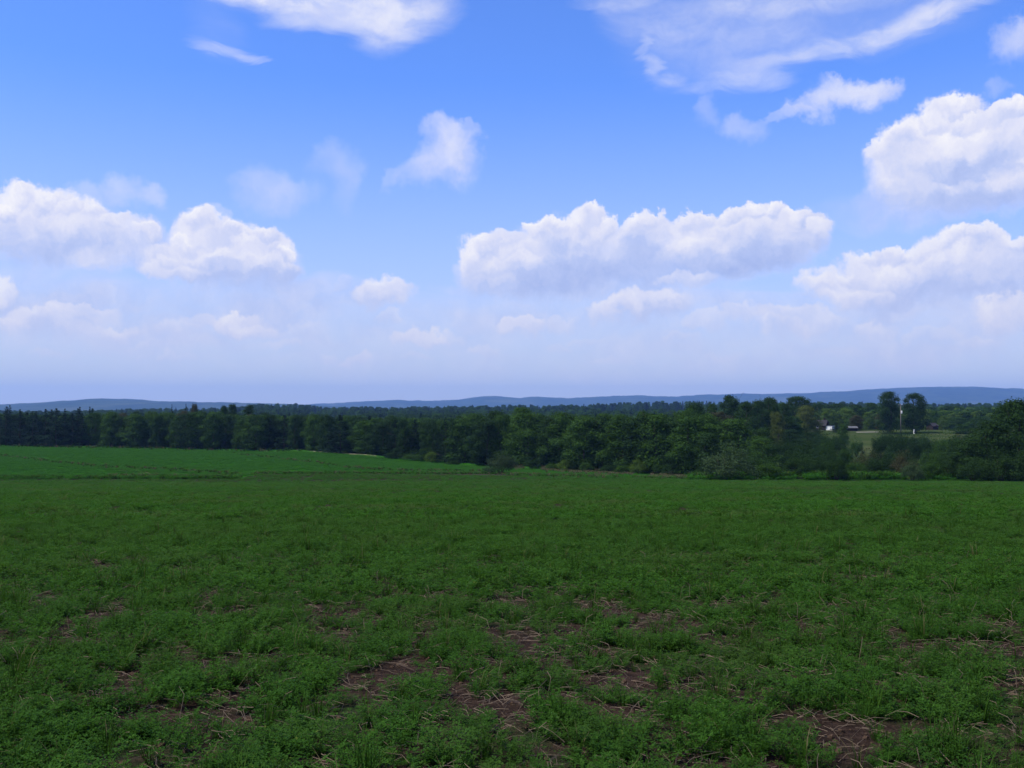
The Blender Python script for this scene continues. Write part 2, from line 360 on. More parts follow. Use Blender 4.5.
# ------------------------------------------------------------------ terrain
T_DIST = [(-400, 390), (0, 360), (150, 350), (280, 330), (400, 292), (500, 258), (600, 232), (690, 212), (760, 205)]
T_BASE = [(-400, 443), (0, 445), (140, 447.3), (250, 450), (300, 450), (375, 455.5), (400, 458.5), (450, 462.5), (500, 465), (550, 468), (600, 470.5), (650, 472.5), (690, 474), (760, 475)]
MID_TOP = [(-400, 408), (60, 411), (130, 408.5), (180, 408), (235, 407), (256, 403.5), (300, 404), (330, 407.5), (350, 406.5), (400, 407), (460, 406), (512, 405), (570, 404.5), (620, 402.5), (660, 401), (700, 401), (760, 402), (800, 401), (850, 402), (920, 404), (1024, 403), (1400, 403)]
def z_row(row, Y): return E - (row - HZ) / F * Y

def height(x, y):
    x = np.asarray(x, float); y = np.asarray(y, float)
    az = np.arctan2(x, y); r = np.hypot(x, y)
    azc = np.clip(az, -R(58), R(58))
    Y = np.maximum(r * np.cos(azc), 1e-3); px = 512 + F * np.tan(azc)
    D = lerp_table(T_DIST, px); zT = z_row(lerp_table(T_BASE, px), D)
    zm = E + (HZ - lerp_table(MID_TOP, px)) / F * 1800 - 15
    near = -.0632 * Y
    zL = np.where(Y < 150, near, np.where(Y < D, -9.48 + (zT + 9.075) * (Y - 150) / np.maximum(D - 150, 1), 0))
    def seg(Y, knots):
        """piecewise linear over knots whose entries may be arrays"""
        out = np.zeros_like(Y)
        for (a, za), (b, zb) in zip(knots[:-1], knots[1:]):
            t = np.clip((Y - a) / (b - a), 0, 1); out = np.where((Y >= a) & (Y <= b), za + (zb - za) * t, out)
        return np.where(Y > knots[-1][0], knots[-1][1], out)
    zL = np.where(Y >= D, seg(Y, [(D, zT), (D + 45, zT - .6), (560 + 0 * Y, -16 + 0 * Y), (850 + 0 * Y, -18 + 0 * Y), (1800 + 0 * Y, zm), (3000 + 0 * Y, -26 + 0 * Y), (16000 + 0 * Y, -30 + 0 * Y)]), zL)
    o = 0 * Y
    zR = seg(Y, [(o, o), (150 + o, -9.48 + o), (165 + o, -9.9 + o), (225 + o, -13.6 + o), (300 + o, -13.0 + o), (345 + o, -11.6 + o), (432 + o, -7.9 + o), (520 + o, -9.5 + o),
                 (900 + o, -11 + o), (1800 + o, zm), (3000 + o, -26 + o), (16000 + o, -30 + o)])
    k = sstep(680, 765, px)
    z = zL * (1 - k) + zR * k
    back = sstep(R(60), R(115), np.abs(az))
    z = z * (1 - back) + back * (-.02 * np.minimum(r, 400))
    z = z + (fbm(x * .45, y * .45, 5, 3) - .5) * .10 * sstep(1, 8, r) * (1 - sstep(150, 200, r)) + (fbm(x * .03, y * .03, 9, 3) - .5) * .5 * sstep(20, 120, r)
    return z

def gz(x, y): return float(height(np.array([x]), np.array([y]))[0])
def y_at_row(px, row, lo=90, hi=470):
    Y = np.linspace(lo, hi, 1500); X = (px - 512) / F * Y
    rr = HZ + (E - height(X, Y)) / Y * F
    i = np.argmax(rr <= row); return float(Y[i])

FIELD_EDGE = [(-500, 479), (0, 478.8), (238, 478.6), (262, 473.8), (490, 473.6), (520, 475.5), (690, 478.2), (730, 479.3), (1600, 479.3)]
PXS = np.arange(-520, 1620, 20)
EDGE_Y = [(p, y_at_row(p, lerp_table(FIELD_EDGE, p))) for p in PXS]

def poly_mask(px, row, line, half):
    """distance mask of a strip given as px,row polyline, on the ground"""
    yy = np.interp(px, [a for a, b in line], [b for a, b in line], left=-1e3, right=-1e3)
    return np.clip(1 - np.abs(row - yy) / half, 0, 1)

def build_ground():
    rad = np.concatenate([np.geomspace(.4, 138, 130), np.linspace(140, 450, 210), np.geomspace(456, 13450, 110)])
    az = np.concatenate([np.arange(-180, -33, 3.0), np.arange(-33, 33.01, .13), np.arange(35, 179, 3.0)])
    a, r = np.meshgrid(R(1) * az, rad)
    x = r * np.sin(a); y = r * np.cos(a); z = height(x, y)
    nr, na = x.shape
    v = np.stack([x, y, z], -1).reshape(-1, 3)
    i, j = np.meshgrid(np.arange(nr - 1), np.arange(na), indexing='ij'); j2 = (j + 1) % na
    f = np.stack([i * na + j, i * na + j2, (i + 1) * na + j2, (i + 1) * na + j], -1).reshape(-1, 4)[:, ::-1]
    c = v[f].mean(1); cx, cy = c[:, 0], c[:, 1]
    Yc = np.maximum(cy, .01); px = 512 + F * cx / Yc
    fr = cy > 0
    ed = lerp_table(EDGE_Y, px) + (vnoise(cx * .2, cy * .2, 3) - .5) * 3
    D = lerp_table(T_DIST, px)
    nearm = (np.hypot(cx, cy) < 160) & (~fr | (np.abs(px - 512) > 1050))
    field = (fr & (cy < ed) & (np.abs(px - 512) <= 1050)) | nearm
    meadow = fr & ~field & (cy < D + 6) & (px < 735) & (px > -500)
    right = fr & ~field & ~meadow & (px > 700) & (cy > 300) & (cy < 445) & (px < 1300)
    rest = ~(field | meadow | right)
    cent = np.array([[0, 0, 0]])
    objs = []
    for nm, msk, mat in (('field', field, M['soil']), ('meadow', meadow, M['meadow']), ('far_pasture', right, M['pasture']), ('ground', rest, M['forest_floor'])):
        ff = f[msk]; u, inv = np.unique(ff, return_inverse=True)
        at = None
        if nm == 'meadow':
            vv = v[u]; vpx = 512 + F * vv[:, 0] / vv[:, 1]; row = HZ + (E - vv[:, 2]) / vv[:, 1] * F
            st = np.maximum.reduce([.9 * poly_mask(vpx, row, s, h) for s, h in STRIPS])
            pale = np.maximum(poly_mask(vpx, row, [(310, 451.3), (340, 453), (365, 454.6), (378, 456.2)], 1.5), .0)
            at = {'strip': ('POINT', st), 'pale': ('POINT', pale)}
        o = link(nm, mesh_np(nm, v[u], [inv.reshape(ff.shape)], [mat], True, at)); o['kind'] = 'structure'; objs.append(o)
    # the patch under the camera
    return objs

STRIPS = [([(-60, 452), (0, 455.5), (60, 462.5), (100, 466.5), (170, 470), (240, 474.5)], 1.8), ([(120, 470), (180, 474), (240, 477)], 2.2),
          ([(170, 476.5), (240, 477.5)], 1.4), ([(230, 453), (275, 458), (320, 463), (350, 468), (400, 470.5), (480, 471)], 1.6),
          ([(240, 473), (360, 473.6), (440, 472.2), (490, 472), (560, 474)], 1.7), ([(505, 466.5), (560, 470.5), (640, 474), (700, 476.5)], 2.0),
          ([(-60, 444.6), (0, 446), (140, 448.3), (250, 451), (300, 450.8)], 1.2)]

# ------------------------------------------------------------------ materials
M = {}
def mat_leaf(name, dark, light, transl=.28, hue=None, spec=.03, vary=.6, patch=None):
    """foliage: colour varies leaf by leaf (face attribute 'rnd'), plant by plant and in soft clumps"""
    m, t = new_mat(name)
    at = t.node('ShaderNodeAttribute', attribute_name='rnd'); oi = t.node('ShaderNodeObjectInfo')
    tc = t.node('ShaderNodeTexCoord')
    cl = t.noise(tc.outputs['Object'], .9, 2, .5)
    f = t.math('ADD', t.math('MULTIPLY', at.outputs['Fac'], .5), t.math('MULTIPLY', oi.outputs['Random'], vary * .5))
    f = t.math('ADD', f, t.math('MULTIPLY_ADD', cl, .7, -.32), clamp=True)
    col = t.mixc(f, c4(dark), c4(light))
    if hue is not None:
        col = t.mixc(t.math('MULTIPLY', t.math('GREATER_THAN', at.outputs['Fac'], .93), .8), col, c4(hue))
    if patch is not None:                        # stressed, browner areas of the crop
        W = t.node('ShaderNodeNewGeometry').outputs['Position']
        pn = t.math('ADD', t.math('MULTIPLY', t.noise(t.vec('MULTIPLY', W, (.6, 1, 0)), .16, 3, .6), .6), t.math('MULTIPLY', t.noise(W, 1.3, 3, .6), .4))
        col = t.mixc(t.smooth(pn, .47, .64, 0, .75), col, c4(patch))
    d = t.node('ShaderNodeBsdfPrincipled'); t.put(d.inputs['Base Color'], col); d.inputs['Roughness'].default_value = .62
    d.inputs['Specular IOR Level'].default_value = spec
    tr = t.node('ShaderNodeBsdfTranslucent'); t.put(tr.inputs[0], t.mixc(.5, col, c4((light[0] * 1.3, light[1] * 1.3, light[2] * .8))))
    mx = t.node('ShaderNodeMixShader'); mx.inputs[0].default_value = transl
    t.l.new(d.outputs[0], mx.inputs[1]); t.l.new(tr.outputs[0], mx.inputs[2]); t.l.new(mx.outputs[0], t.out.inputs[0])
    M[name] = m; return m

def mat_simple(name, c0, c1, scale=4, detail=4, rough=.8, bump=0.0, coord='Object', spec=.25):
    m, t = new_mat(name); tc = t.node('ShaderNodeTexCoord')
    n = t.noise(tc.outputs[coord], scale, detail, .6)
    d = t.node('ShaderNodeBsdfPrincipled'); t.put(d.inputs['Base Color'], t.mixc(t.smooth(n, .3, .7), c4(c0), c4(c1)))
    d.inputs['Roughness'].default_value = rough; d.inputs['Specular IOR Level'].default_value = spec
    if bump:
        b = t.node('ShaderNodeBump'); b.inputs['Strength'].default_value = bump; b.inputs['Distance'].default_value = .05
        t.put(b.inputs['Height'], n); t.l.new(b.outputs[0], d.inputs['Normal'])
    t.l.new(d.outputs[0], t.out.inputs[0]); M[name] = m; return m

def build_materials():
    # bare crumbly soil with litter
    m, t = new_mat('soil'); tc = t.node('ShaderNodeTexCoord'); P = tc.outputs['Object']
    n1 = t.noise(P, .6, 4, .6); n2 = t.noise(P, 9, 5, .65); n3 = t.noise(P, 55, 4, .6)
    col = t.mixc(t.smooth(n2, .35, .68), c4((.018, .0118, .0092)), c4((.046, .030, .0225)))
    col = t.mixc(t.math('MULTIPLY', t.smooth(n3, .58, .72), .5), col, c4((.080, .058, .040)))
    col = t.mixc(t.smooth(n1, .48, .66, 0, .8), col, c4((.013, .040, .007)))
    d = t.node('ShaderNodeBsdfPrincipled'); t.put(d.inputs['Base Color'], col); d.inputs['Roughness'].default_value = .95; d.inputs['Specular IOR Level'].default_value = .02
    b = t.node('ShaderNodeBump'); b.inputs['Strength'].default_value = 1; b.inputs['Distance'].default_value = .06
    t.put(b.inputs['Height'], t.math('ADD', n2, t.math('MULTIPLY', n3, .5))); t.l.new(b.outputs[0], d.inputs['Normal'])
    t.l.new(d.outputs[0], t.out.inputs[0]); M['soil'] = m
    # second field: cropped green with brown weedy strips and a pale stubble bank
    m, t = new_mat('meadow'); tc = t.node('ShaderNodeTexCoord'); P = tc.outputs['Object']
    n1 = t.noise(P, .035, 3, .55); n2 = t.noise(P, .5, 5, .7)
    s = t.node('ShaderNodeAttribute', attribute_name='strip').outputs['Fac']; p = t.node('ShaderNodeAttribute', attribute_name='pale').outputs['Fac']
    col = t.mixc(t.smooth(n2, .3, .7), c4((.013, .056, .004)), c4((.020, .088, .006)))
    col = t.mixc(t.smooth(n1, .45, .7, 0, .35), col, c4((.034, .058, .020)))
    sm = t.smooth(t.math('ADD', s, t.math('MULTIPLY_ADD', n2, .9, -.5)), .25, .75, 0, .7)
    col = t.mixc(sm, col, t.mixc(t.smooth(n2, .4, .62), c4((.022, .034, .014)), c4((.090, .075, .045))))
    pm = t.smooth(t.math('ADD', p, t.math('MULTIPLY_ADD', n2, 2.0, -1.0)), .35, .9, 0, .85)
    col = t.mixc(pm, col, c4((.21, .18, .13)))
    d = t.node('ShaderNodeBsdfPrincipled'); t.put(d.inputs['Base Color'], col); d.inputs['Roughness'].default_value = .95; d.inputs['Specular IOR Level'].default_value = .0
    t.l.new(d.outputs[0], t.out.inputs[0]); M['meadow'] = m
    # mown pasture on the far slope
    m, t = new_mat('pasture'); tc = t.node('ShaderNodeTexCoord'); P = tc.outputs['Object']
    n1 = t.noise(P, .05, 4, .6); n2 = t.noise(P, .7, 4, .65)
    col = t.mixc(t.smooth(n1, .35, .65), c4((.026, .042, .013)), c4((.052, .060, .026)))
    col = t.mixc(t.smooth(n2, .35, .7, 0, .5), col, c4((.025, .05, .010)))
    d = t.node('ShaderNodeBsdfPrincipled'); t.put(d.inputs['Base Color'], col); d.inputs['Roughness'].default_value = .95; d.inputs['Specular IOR Level'].default_value = 0
    t.l.new(d.outputs[0], t.out.inputs[0]); M['pasture'] = m
    mat_simple('forest_floor', (.014, .026, .008), (.030, .052, .012), .08, 4, .95, spec=0)
    # forested hills
    m, t = new_mat('hill_forest'); tc = t.node('ShaderNodeTexCoord'); P = tc.outputs['Object']
    n1 = t.noise(t.vec('MULTIPLY', P, (1, .5, 4)), .0022, 5, .65); n2 = t.noise(P, .008, 4, .7)
    col = t.mixc(t.smooth(n2, .35, .65), c4((.012, .022, .012)), c4((.032, .050, .024)))
    col = t.mixc(t.smooth(n1, .52, .66, 0, .5), col, c4((.085, .095, .045)))
    d = t.node('ShaderNodeBsdfPrincipled'); t.put(d.inputs['Base Color'], col); d.inputs['Roughness'].default_value = 1
    d.inputs['Specular IOR Level'].default_value = 0
    t.l.new(d.outputs[0], t.out.inputs[0]); M['hill_forest'] = m
    mat_leaf('leaf_green', (.013, .034, .006), (.048, .104, .015))
    mat_leaf('leaf_dark', (.009, .022, .006), (.030, .068, .014))
    mat_leaf('leaf_pine', (.005, .014, .008), (.014, .034, .014), .15)
    mat_leaf('leaf_light', (.034, .070, .010), (.090, .150, .022))
    mat_leaf('leaf_olive', (.036, .056, .010), (.085, .110, .022))
    mat_leaf('leaf_brown', (.030, .036, .014), (.062, .060, .026))
    mat_leaf('leaf_silver', (.021, .043, .016), (.058, .096, .037))
    mat_leaf('leaf_grey', (.018, .036, .014), (.052, .082, .034))
    mat_leaf('sward', (.016, .064, .005), (.046, .158, .012), .36, None, .03, .4)
    mat_leaf('alfalfa', (.013, .042, .005), (.050, .138, .014), .36, (.085, .110, .018), .05, .7, (.040, .075, .014))
    mat_leaf('alfalfa_far', (.015, .052, .005), (.043, .131, .013), .36, None, .04, .8, (.058, .070, .022))
    mat_leaf('grass_blade', (.014, .046, .005), (.040, .090, .010), .3, (.12, .095, .05))
    mat_leaf('dry_weed', (.060, .056, .030), (.150, .128, .078), .2)
    mat_simple('straw', (.055, .040, .027), (.15, .11, .072), 3)
    mat_simple('soil_clod', (.030, .020, .014), (.075, .050, .034), 2, 4, .95, spec=.02)
    mat_simple('bark', (.020, .016, .013), (.06, .048, .038), 6, 5, .9, .6)
    mat_simple('white_paint', (.62, .62, .60), (.80, .80, .78), 3, 4, .5)
    mat_simple('roof_dark', (.022, .021, .024), (.045, .043, .047), 5, 4, .9, spec=0)
    mat_simple('roof_metal', (.07, .072, .078), (.11, .113, .12), 2, 4, .7, spec=.1)
    mat_simple('dark_board', (.016, .012, .011), (.035, .026, .022), 4, 4, .9, spec=0)
    mat_simple('glass_dark', (.012, .014, .018), (.02, .022, .028), 2, 2, .12, spec=.5)
    mat_simple('pole_wood', (.085, .078, .068), (.14, .13, .115), 4, 4, .8)
    mat_simple('steel', (.42, .42, .43), (.56, .56, .57), 3, 3, .5)
    mat_simple('gravel_pale', (.12, .11, .09), (.19, .175, .145), 1.5, 4, .9)

# ------------------------------------------------------------------ plants
def quads_at(c, nrm, size, asp=.75, jit=.35, r=None):
    """irregular leaf-clump quads at centres c facing nrm"""
    r = r or rng
    n = len(c); nrm = nrm / np.linalg.norm(nrm, axis=1, keepdims=True)
    a = r.normal(size=(n, 3)); u = np.cross(nrm, a); u /= np.linalg.norm(u, axis=1, keepdims=True) + 1e-9
    w = np.cross(nrm, u); s = np.asarray(size).reshape(-1, 1) * .5
    k = lambda: 1 + r.uniform(-jit, jit, (n, 1))
    v = np.stack([c - u * s * k(), c - w * s * asp * k(), c + u * s * k(), c + w * s * asp * k()], 1)
    v += (nrm * s * .5)[:, None, :] * r.uniform(-.7, .7, (n, 4, 1))
    f = np.arange(n * 4).reshape(n, 4)
    return v.reshape(-1, 3), f

def leaf_mesh(name, c, nrm, size, mat, **kw):
    v, f = quads_at(c, nrm, size, **kw)
    return mesh_np(name, v, [f], [mat], False, {'rnd': ('FACE', rng.random(len(f)))})

def ball_pts(n, lo=.35, hi=1.03):
    d = rng.normal(size=(n, 3)); d /= np.linalg.norm(d, axis=1, keepdims=True)
    return d, d * rng.uniform(lo, hi, (n, 1))

def crown_broadleaf(name, mat, H=12., Rr=4., base=.07, lobes=16, per=520, size=.27, full=.5):
    cs = []; ns = []
    for i in range(lobes):
        t = (i + .5) / lobes; zz = base + (1 - base) * t
        env = Rr * (math.sin(math.pi * min(1, (zz + .12) / 1.16) ** .85) ** full)
        a = i * 2.399 + rng.uniform(-.6, .6); rr = env * rng.uniform(.25, .80)
        lr = rng.uniform(.34, .52) * Rr * (1 - .25 * t)
        ctr = np.array([rr * math.cos(a), rr * math.sin(a), min(H * zz, H - lr * .85)])
        n = int(per * (lr / (.34 * Rr)) ** 2)
        d, p = ball_pts(n)
        p[:, 2] *= .85; keep = d[:, 2] > rng.uniform(-1.0, -.3, n)
        cs.append((ctr + p * lr)[keep]); ns.append((d + rng.normal(size=d.shape) * .30 + (0, 0, .25))[keep])
    # leaves through the body of the crown
    m = per * 4; t = rng.random(m); env = Rr * np.sin(np.pi * np.minimum(1, (base + (1 - base) * t + .12) / 1.16) ** .85) ** full * .80
    a = rng.uniform(0, 6.28, m); rr = env * np.sqrt(rng.random(m)); z_ = H * (base + (.97 - base) * t)
    cs.append(np.stack([rr * np.cos(a), rr * np.sin(a), z_], 1)); ns.append(np.stack([np.cos(a), np.sin(a), .5 + 0 * a], 1) + rng.normal(size=(m, 3)) * .4)
    # loose sprays that break the outline
    d, p = ball_pts(per, .8, 1.06); p = p * (Rr * .86, Rr * .86, H * .47) + (0, 0, H * .53); k = p[:, 2] > H * base
    cs.append(p[k]); ns.append((d + rng.normal(size=d.shape) * .7)[k])
    c = np.concatenate(cs); n = np.concatenate(ns); c[:, 2] = np.maximum(c[:, 2], .25)
    return leaf_mesh(name, c, n, size * rng.uniform(.6, 1.35, len(c)), mat)

def crown_pine(name, mat, H=13., Rr=3., base=.05, size=.30, irregular=.3, slim=1.1):
    cs = []; ns = []; nlev = 17
    for i in range(nlev):
        t = i / (nlev - 1); z = H * (base + (1 - base) * t)
        L0 = Rr * (1 - t ** slim) + .25
        nb = int(rng.integers(5, 8))
        for b in range(nb):
            a = rng.uniform(0, 2 * math.pi); L = L0 * rng.uniform(1 - irregular * 1.6, 1 + irregular)
            m = max(8, int(L * 22 * (.40 / size) ** .5)); s = rng.uniform(.15, 1, m) ** .7 * L
            wd = rng.normal(size=m) * .16 * (L * .5 + .3)
            x = s * math.cos(a) - wd * math.sin(a); y = s * math.sin(a) + wd * math.cos(a)
            zz = z + (.10 - .06 * s) * s * .6 + rng.normal(size=m) * .16 - .15
            cs.append(np.stack([x, y, zz], 1)); ns.append(np.stack([np.cos(a) * .4 + rng.normal(size=m) * .4, np.sin(a) * .4 + rng.normal(size=m) * .4, np.ones(m) * .9], 1))
    m = 60; cs.append(np.stack([rng.normal(size=m) * .12, rng.normal(size=m) * .12, H * rng.uniform(.8, 1.0, m)], 1)); ns.append(rng.normal(size=(m, 3)) + (0, 0, .2))
    c = np.concatenate(cs); n = np.concatenate(ns); c[:, 2] = np.clip(c[:, 2], .25, H)
    return leaf_mesh(name, c, n, size * rng.uniform(.6, 1.4, len(c)), mat, asp=.5)

def foliage_bush(name, mat, H=4., Rr=3., lobes=22, per=420, size=.15):
    cs = []; ns = []
    for i in range(lobes):
        a = i * 2.399; t = rng.random(); rr = Rr * .78 * math.sqrt((i + .5) / lobes)
        lr = rng.uniform(.26, .42) * Rr
        top = H * (1 - .55 * (rr / Rr) ** 2); z = max(lr * .6, top - lr * .9 - t * .35 * H)
        d, p = ball_pts(int(per * (lr / (.34 * Rr)) ** 2)); k = d[:, 2] > -.75
        cs.append((np.array([rr * math.cos(a), rr * math.sin(a), z]) + p * lr * (1, 1, .9))[k]); ns.append((d + rng.normal(size=d.shape) * .33 + (0, 0, .2))[k])
    m = 260; a = rng.uniform(0, 6.28, m); rr = Rr * rng.uniform(.1, .9, m)       # upright shoots
    cs.append(np.stack([rr * np.cos(a), rr * np.sin(a), H * (1 - .5 * (rr / Rr) ** 2) * rng.uniform(.85, 1.12, m)], 1)); ns.append(rng.normal(size=(m, 3)))
    c = np.concatenate(cs); n = np.concatenate(ns); c[:, 2] = np.maximum(c[:, 2], .08)
    return leaf_mesh(name, c, n, size * rng.uniform(.6, 1.4, len(c)), mat)

def trunk_mesh(name, H, r0, limbs=7, conifer=False):
    mb = MB(); pts = []; rad = []
    x = y = 0
    for i in range(7):
        t = i / 6; pts.append((x, y, H * t * .92 - .15)); rad.append(r0 * (1.25 - .25 * min(1, i)) * (1 - t) ** .8 + .02)
        x += rng.uniform(-.03, .03) * H * (.3 if conifer else 1); y += rng.uniform(-.03, .03) * H * (.3 if conifer else 1)
    mb.tube(pts, rad, 7)
    for k in range(limbs):
        i = 1 + k % 5; b = Vector(pts[i]); a = k * 2.4 + rng.uniform(-.4, .4); L = H * rng.uniform(.16, .27)
        d = Vector((math.cos(a), math.sin(a), .1 if conifer else rng.uniform(.5, 1.1)))
        mb.tube([b, b + d * L * .5, b + d * L + Vector((0, 0, L * .15))], [rad[i] * .5, rad[i] * .3, .015], 5)
    return mb.mesh(name, M['bark'], True)

PROTO = {}
def build_protos():
    def add(k, crowns, trunks, H, W): PROTO[k] = dict(crowns=crowns, trunks=trunks, H=H, W=W)
    tr = [trunk_mesh('trunk', 12, .24) for _ in range(3)]; trp = [trunk_mesh('trunk', 13, .20, 9, True) for _ in range(2)]
    st = [stems_mesh() for _ in range(2)]
    for sp, mat, n in (('green', 'leaf_green', 5), ('dark', 'leaf_dark', 4), ('light', 'leaf_light', 2), ('olive', 'leaf_olive', 2), ('brown', 'leaf_brown', 2)):
        add(sp, [crown_broadleaf('crown', M[mat], lobes=int(rng.integers(13, 19)), Rr=4 + .2 * (i % 2), base=.05) for i in range(n)], tr, 12., 8.)
    add('pine', [crown_pine('crown', M['leaf_pine'], irregular=.42, slim=1.6, Rr=2.9) for _ in range(4)], trp, 13., 6.0)
    add('fir', [crown_pine('crown', M['leaf_pine'], irregular=.18, slim=1.15, Rr=2.7) for _ in range(3)], trp, 13., 5.4)
    add('tallgreen', [crown_broadleaf('crown', M['leaf_dark'], base=.08, lobes=20, Rr=4.4, full=.36) for _ in range(2)], tr, 12., 8.)
    for sp, mat, n in (('bush', 'leaf_green', 3), ('bush_dark', 'leaf_dark', 3), ('bush_silver', 'leaf_silver', 2), ('bush_grey', 'leaf_grey', 1), ('bush_light', 'leaf_light', 2), ('bush_brown', 'leaf_brown', 2)):
        add(sp, [foliage_bush('foliage', M[mat], lobes=int(rng.integers(16, 24))) for _ in range(n)], st, 4., 6.2)

def stems_mesh():
    mb = MB()
    for k in range(9):
        a = k * .7 + rng.uniform(-.2, .2); L = rng.uniform(1.4, 2.6); s = rng.uniform(.3, .8)
        p = Vector((.15 * math.cos(a), .15 * math.sin(a), -.1)); q = p + Vector((s * L * .5 * math.cos(a), s * L * .5 * math.sin(a), L * .6)); e = q + Vector((s * L * .4 * math.cos(a), s * L * .4 * math.sin(a), L * .5))
        mb.tube([p, q, e], [.06, .04, .012], 5)
    return mb.mesh('stem', M['bark'], True)

ncopy = {}
def plant(sp, px, Y, top, wpx, label, cat, group, name=None, h=None):
    """a tree or bush standing at column px, distance Y; its tip reaches row 'top'"""
    x, y = pt(px, Y); z = gz(x, y) - .05
    if h is None: h = (E - (top - HZ) / F * Y) - z
    if sp.startswith('bush'): h *= 1.10
    p = PROTO[sp]; i = ncopy.get(sp, 0); ncopy[sp] = i + 1
    isb = sp.startswith('bush')
    e = empty(name or ('shrub' if isb else {'pine': 'pine_tree', 'fir': 'fir_tree'}.get(sp, 'broadleaf_tree')), (x, y, z), rng.uniform(0, 6.28))
    tag(e, label, cat, group)
    w = wpx / F * Y
    sc = (w / p['W'] * rng.uniform(.92, 1.08), w / p['W'] * rng.uniform(.92, 1.08), h / p['H'])
    c = link('foliage' if isb else 'crown', p['crowns'][i % len(p['crowns'])], e); c.scale = sc
    t = link('stem' if isb else 'trunk', p['trunks'][i % len(p['trunks'])], e); t.scale = (min(sc[0], sc[2]), min(sc[0], sc[2]), sc[2])
    return e

ORD = ['first', 'second', 'third', 'fourth', 'fifth', 'sixth', 'seventh', 'eighth', 'ninth', 'tenth', 'eleventh', 'twelfth', 'thirteenth', 'fourteenth', 'fifteenth', 'sixteenth', 'seventeenth', 'eighteenth', 'nineteenth', 'twentieth']

def scatter(name, pts, scl, rot, idx, protos, label=None, cat=None):
    """ONE uncountable mass (grass, crop, far woods) as instances on points"""
    me = bpy.data.meshes.new(name); n = len(pts)
    me.vertices.add(n); me.vertices.foreach_set('co', np.asarray(pts, np.float32).ravel())
    for an, ty, arr in (('scl', 'FLOAT_VECTOR', scl), ('rot', 'FLOAT_VECTOR', rot)):
        a = me.attributes.new(an, ty, 'POINT'); a.data.foreach_set('vector', np.asarray(arr, np.float32).ravel())
    a = me.attributes.new('idx', 'INT', 'POINT'); a.data.foreach_set('value', np.asarray(idx, np.int32))
    me.update()
    o = link(name, me); tag(o, label, cat, None, 'stuff')
    g = bpy.data.node_groups.new(name + '_scatter', 'GeometryNodeTree')
    g.interface.new_socket('Geometry', in_out='INPUT', socket_type='NodeSocketGeometry')
    g.interface.new_socket('Geometry', in_out='OUTPUT', socket_type='NodeSocketGeometry')
    t = NT(g); gi = t.node('NodeGroupInput'); go = t.node('NodeGroupOutput')
    jn = t.node('GeometryNodeJoinGeometry')
    for p in reversed(protos):                     # a multi-input takes its links last first
        oi = t.node('GeometryNodeObjectInfo', transform_space='ORIGINAL'); oi.inputs['Object'].default_value = p; oi.inputs['As Instance'].default_value = True
        t.l.new(oi.outputs['Geometry'], jn.inputs[0])
    ip = t.node('GeometryNodeInstanceOnPoints'); ip.inputs['Pick Instance'].default_value = True
    def na(nm, ty):
        q = t.node('GeometryNodeInputNamedAttribute', data_type=ty); q.inputs['Name'].default_value = nm
        return q.outputs['Attribute']
    er = t.node('FunctionNodeEulerToRotation'); t.l.new(na('rot', 'FLOAT_VECTOR'), er.inputs[0])
    t.l.new(gi.outputs[0], ip.inputs['Points']); t.l.new(jn.outputs[0], ip.inputs['Instance'])
    t.l.new(na('idx', 'INT'), ip.inputs['Instance Index']); t.l.new(er.outputs[0], ip.inputs['Rotation']); t.l.new(na('scl', 'FLOAT_VECTOR'), ip.inputs['Scale'])
    t.l.new(ip.outputs[0], go.inputs[0])
    md = o.modifiers.new('scatter', 'NODES'); md.node_group = g
    return o

def proto_obj(name, me): return bpy.data.objects.new(name, me)

# ================================================================== SCENE
import bmesh
build_materials()
build_protos()
build_ground()

# ------------------------------------------------------------------ far hills and air
def hills(name, table, dist, seed, depth=1850):
    px = np.arange(table[0][0], table[-1][0] + .1, 2.0); top = lerp_table(table, px)
    k = np.ones(7) / 7; top = np.convolve(np.pad(top, 3, 'edge'), k, 'valid') + (fbm(px * .05, px * 0 + seed, seed, 3) - .5) * 1.1
    vs = []; nr = 26
    for i in range(nr):
        t = i / (nr - 1) * 2 - 1                       # -1 front foot, 0 crest, 1 back foot
        Y = dist + t * depth; x = (px - 512) / F * dist + (px - 512) / F * t * depth * .4
        crest = E + (HZ - top) / F * dist
        prof = (1 - abs(t) ** 1.5)
        z = -34 + (crest + 34) * prof
        z = z + (fbm(x * .0011, np.full_like(x, Y) * .0016, seed, 4) - .5) * 55 * prof * min(1, abs(t) * 2.2) + (fbm(x * .012, np.full_like(x, Y) * .012, seed + 3, 3) - .5) * 14 * prof
        vs.append(np.stack([x, np.full_like(x, Y), z], 1))
    v = np.concatenate(vs); n = len(px)
    i, j = np.meshgrid(np.arange(nr - 1), np.arange(n - 1), indexing='ij')
    f = np.stack([i * n + j, i * n + j + 1, (i + 1) * n + j + 1, (i + 1) * n + j], -1).reshape(-1, 4)
    o = link(name, mesh_np(name, v, [f], [M['hill_forest']], True)); o['kind'] = 'structure'
    return o
RIDGE_W = [(-700, 408), (-300, 405), (-100, 406), (0, 404.5), (45, 402.8), (75, 400.6), (110, 399), (135, 399.3), (165, 401.5), (250, 403), (300, 404.5), (350, 407), (420, 412)]
RIDGE_E = [(240, 411), (290, 405), (340, 402.8), (395, 400), (430, 401), (460, 399.5), (487, 395.6), (505, 397), (520, 398), (535, 396.4), (560, 398.5), (600, 396.4), (640, 395.2), (660, 396.6), (700, 395), (740, 393.4), (770, 394), (800, 393.3),
           (850, 390.6), (900, 387.5), (975, 386.3), (1024, 389), (1150, 392), (1450, 400), (1560, 408)]
hills('hills', RIDGE_W, 8200, 41)
hills('hills', RIDGE_E, 11500, 57)

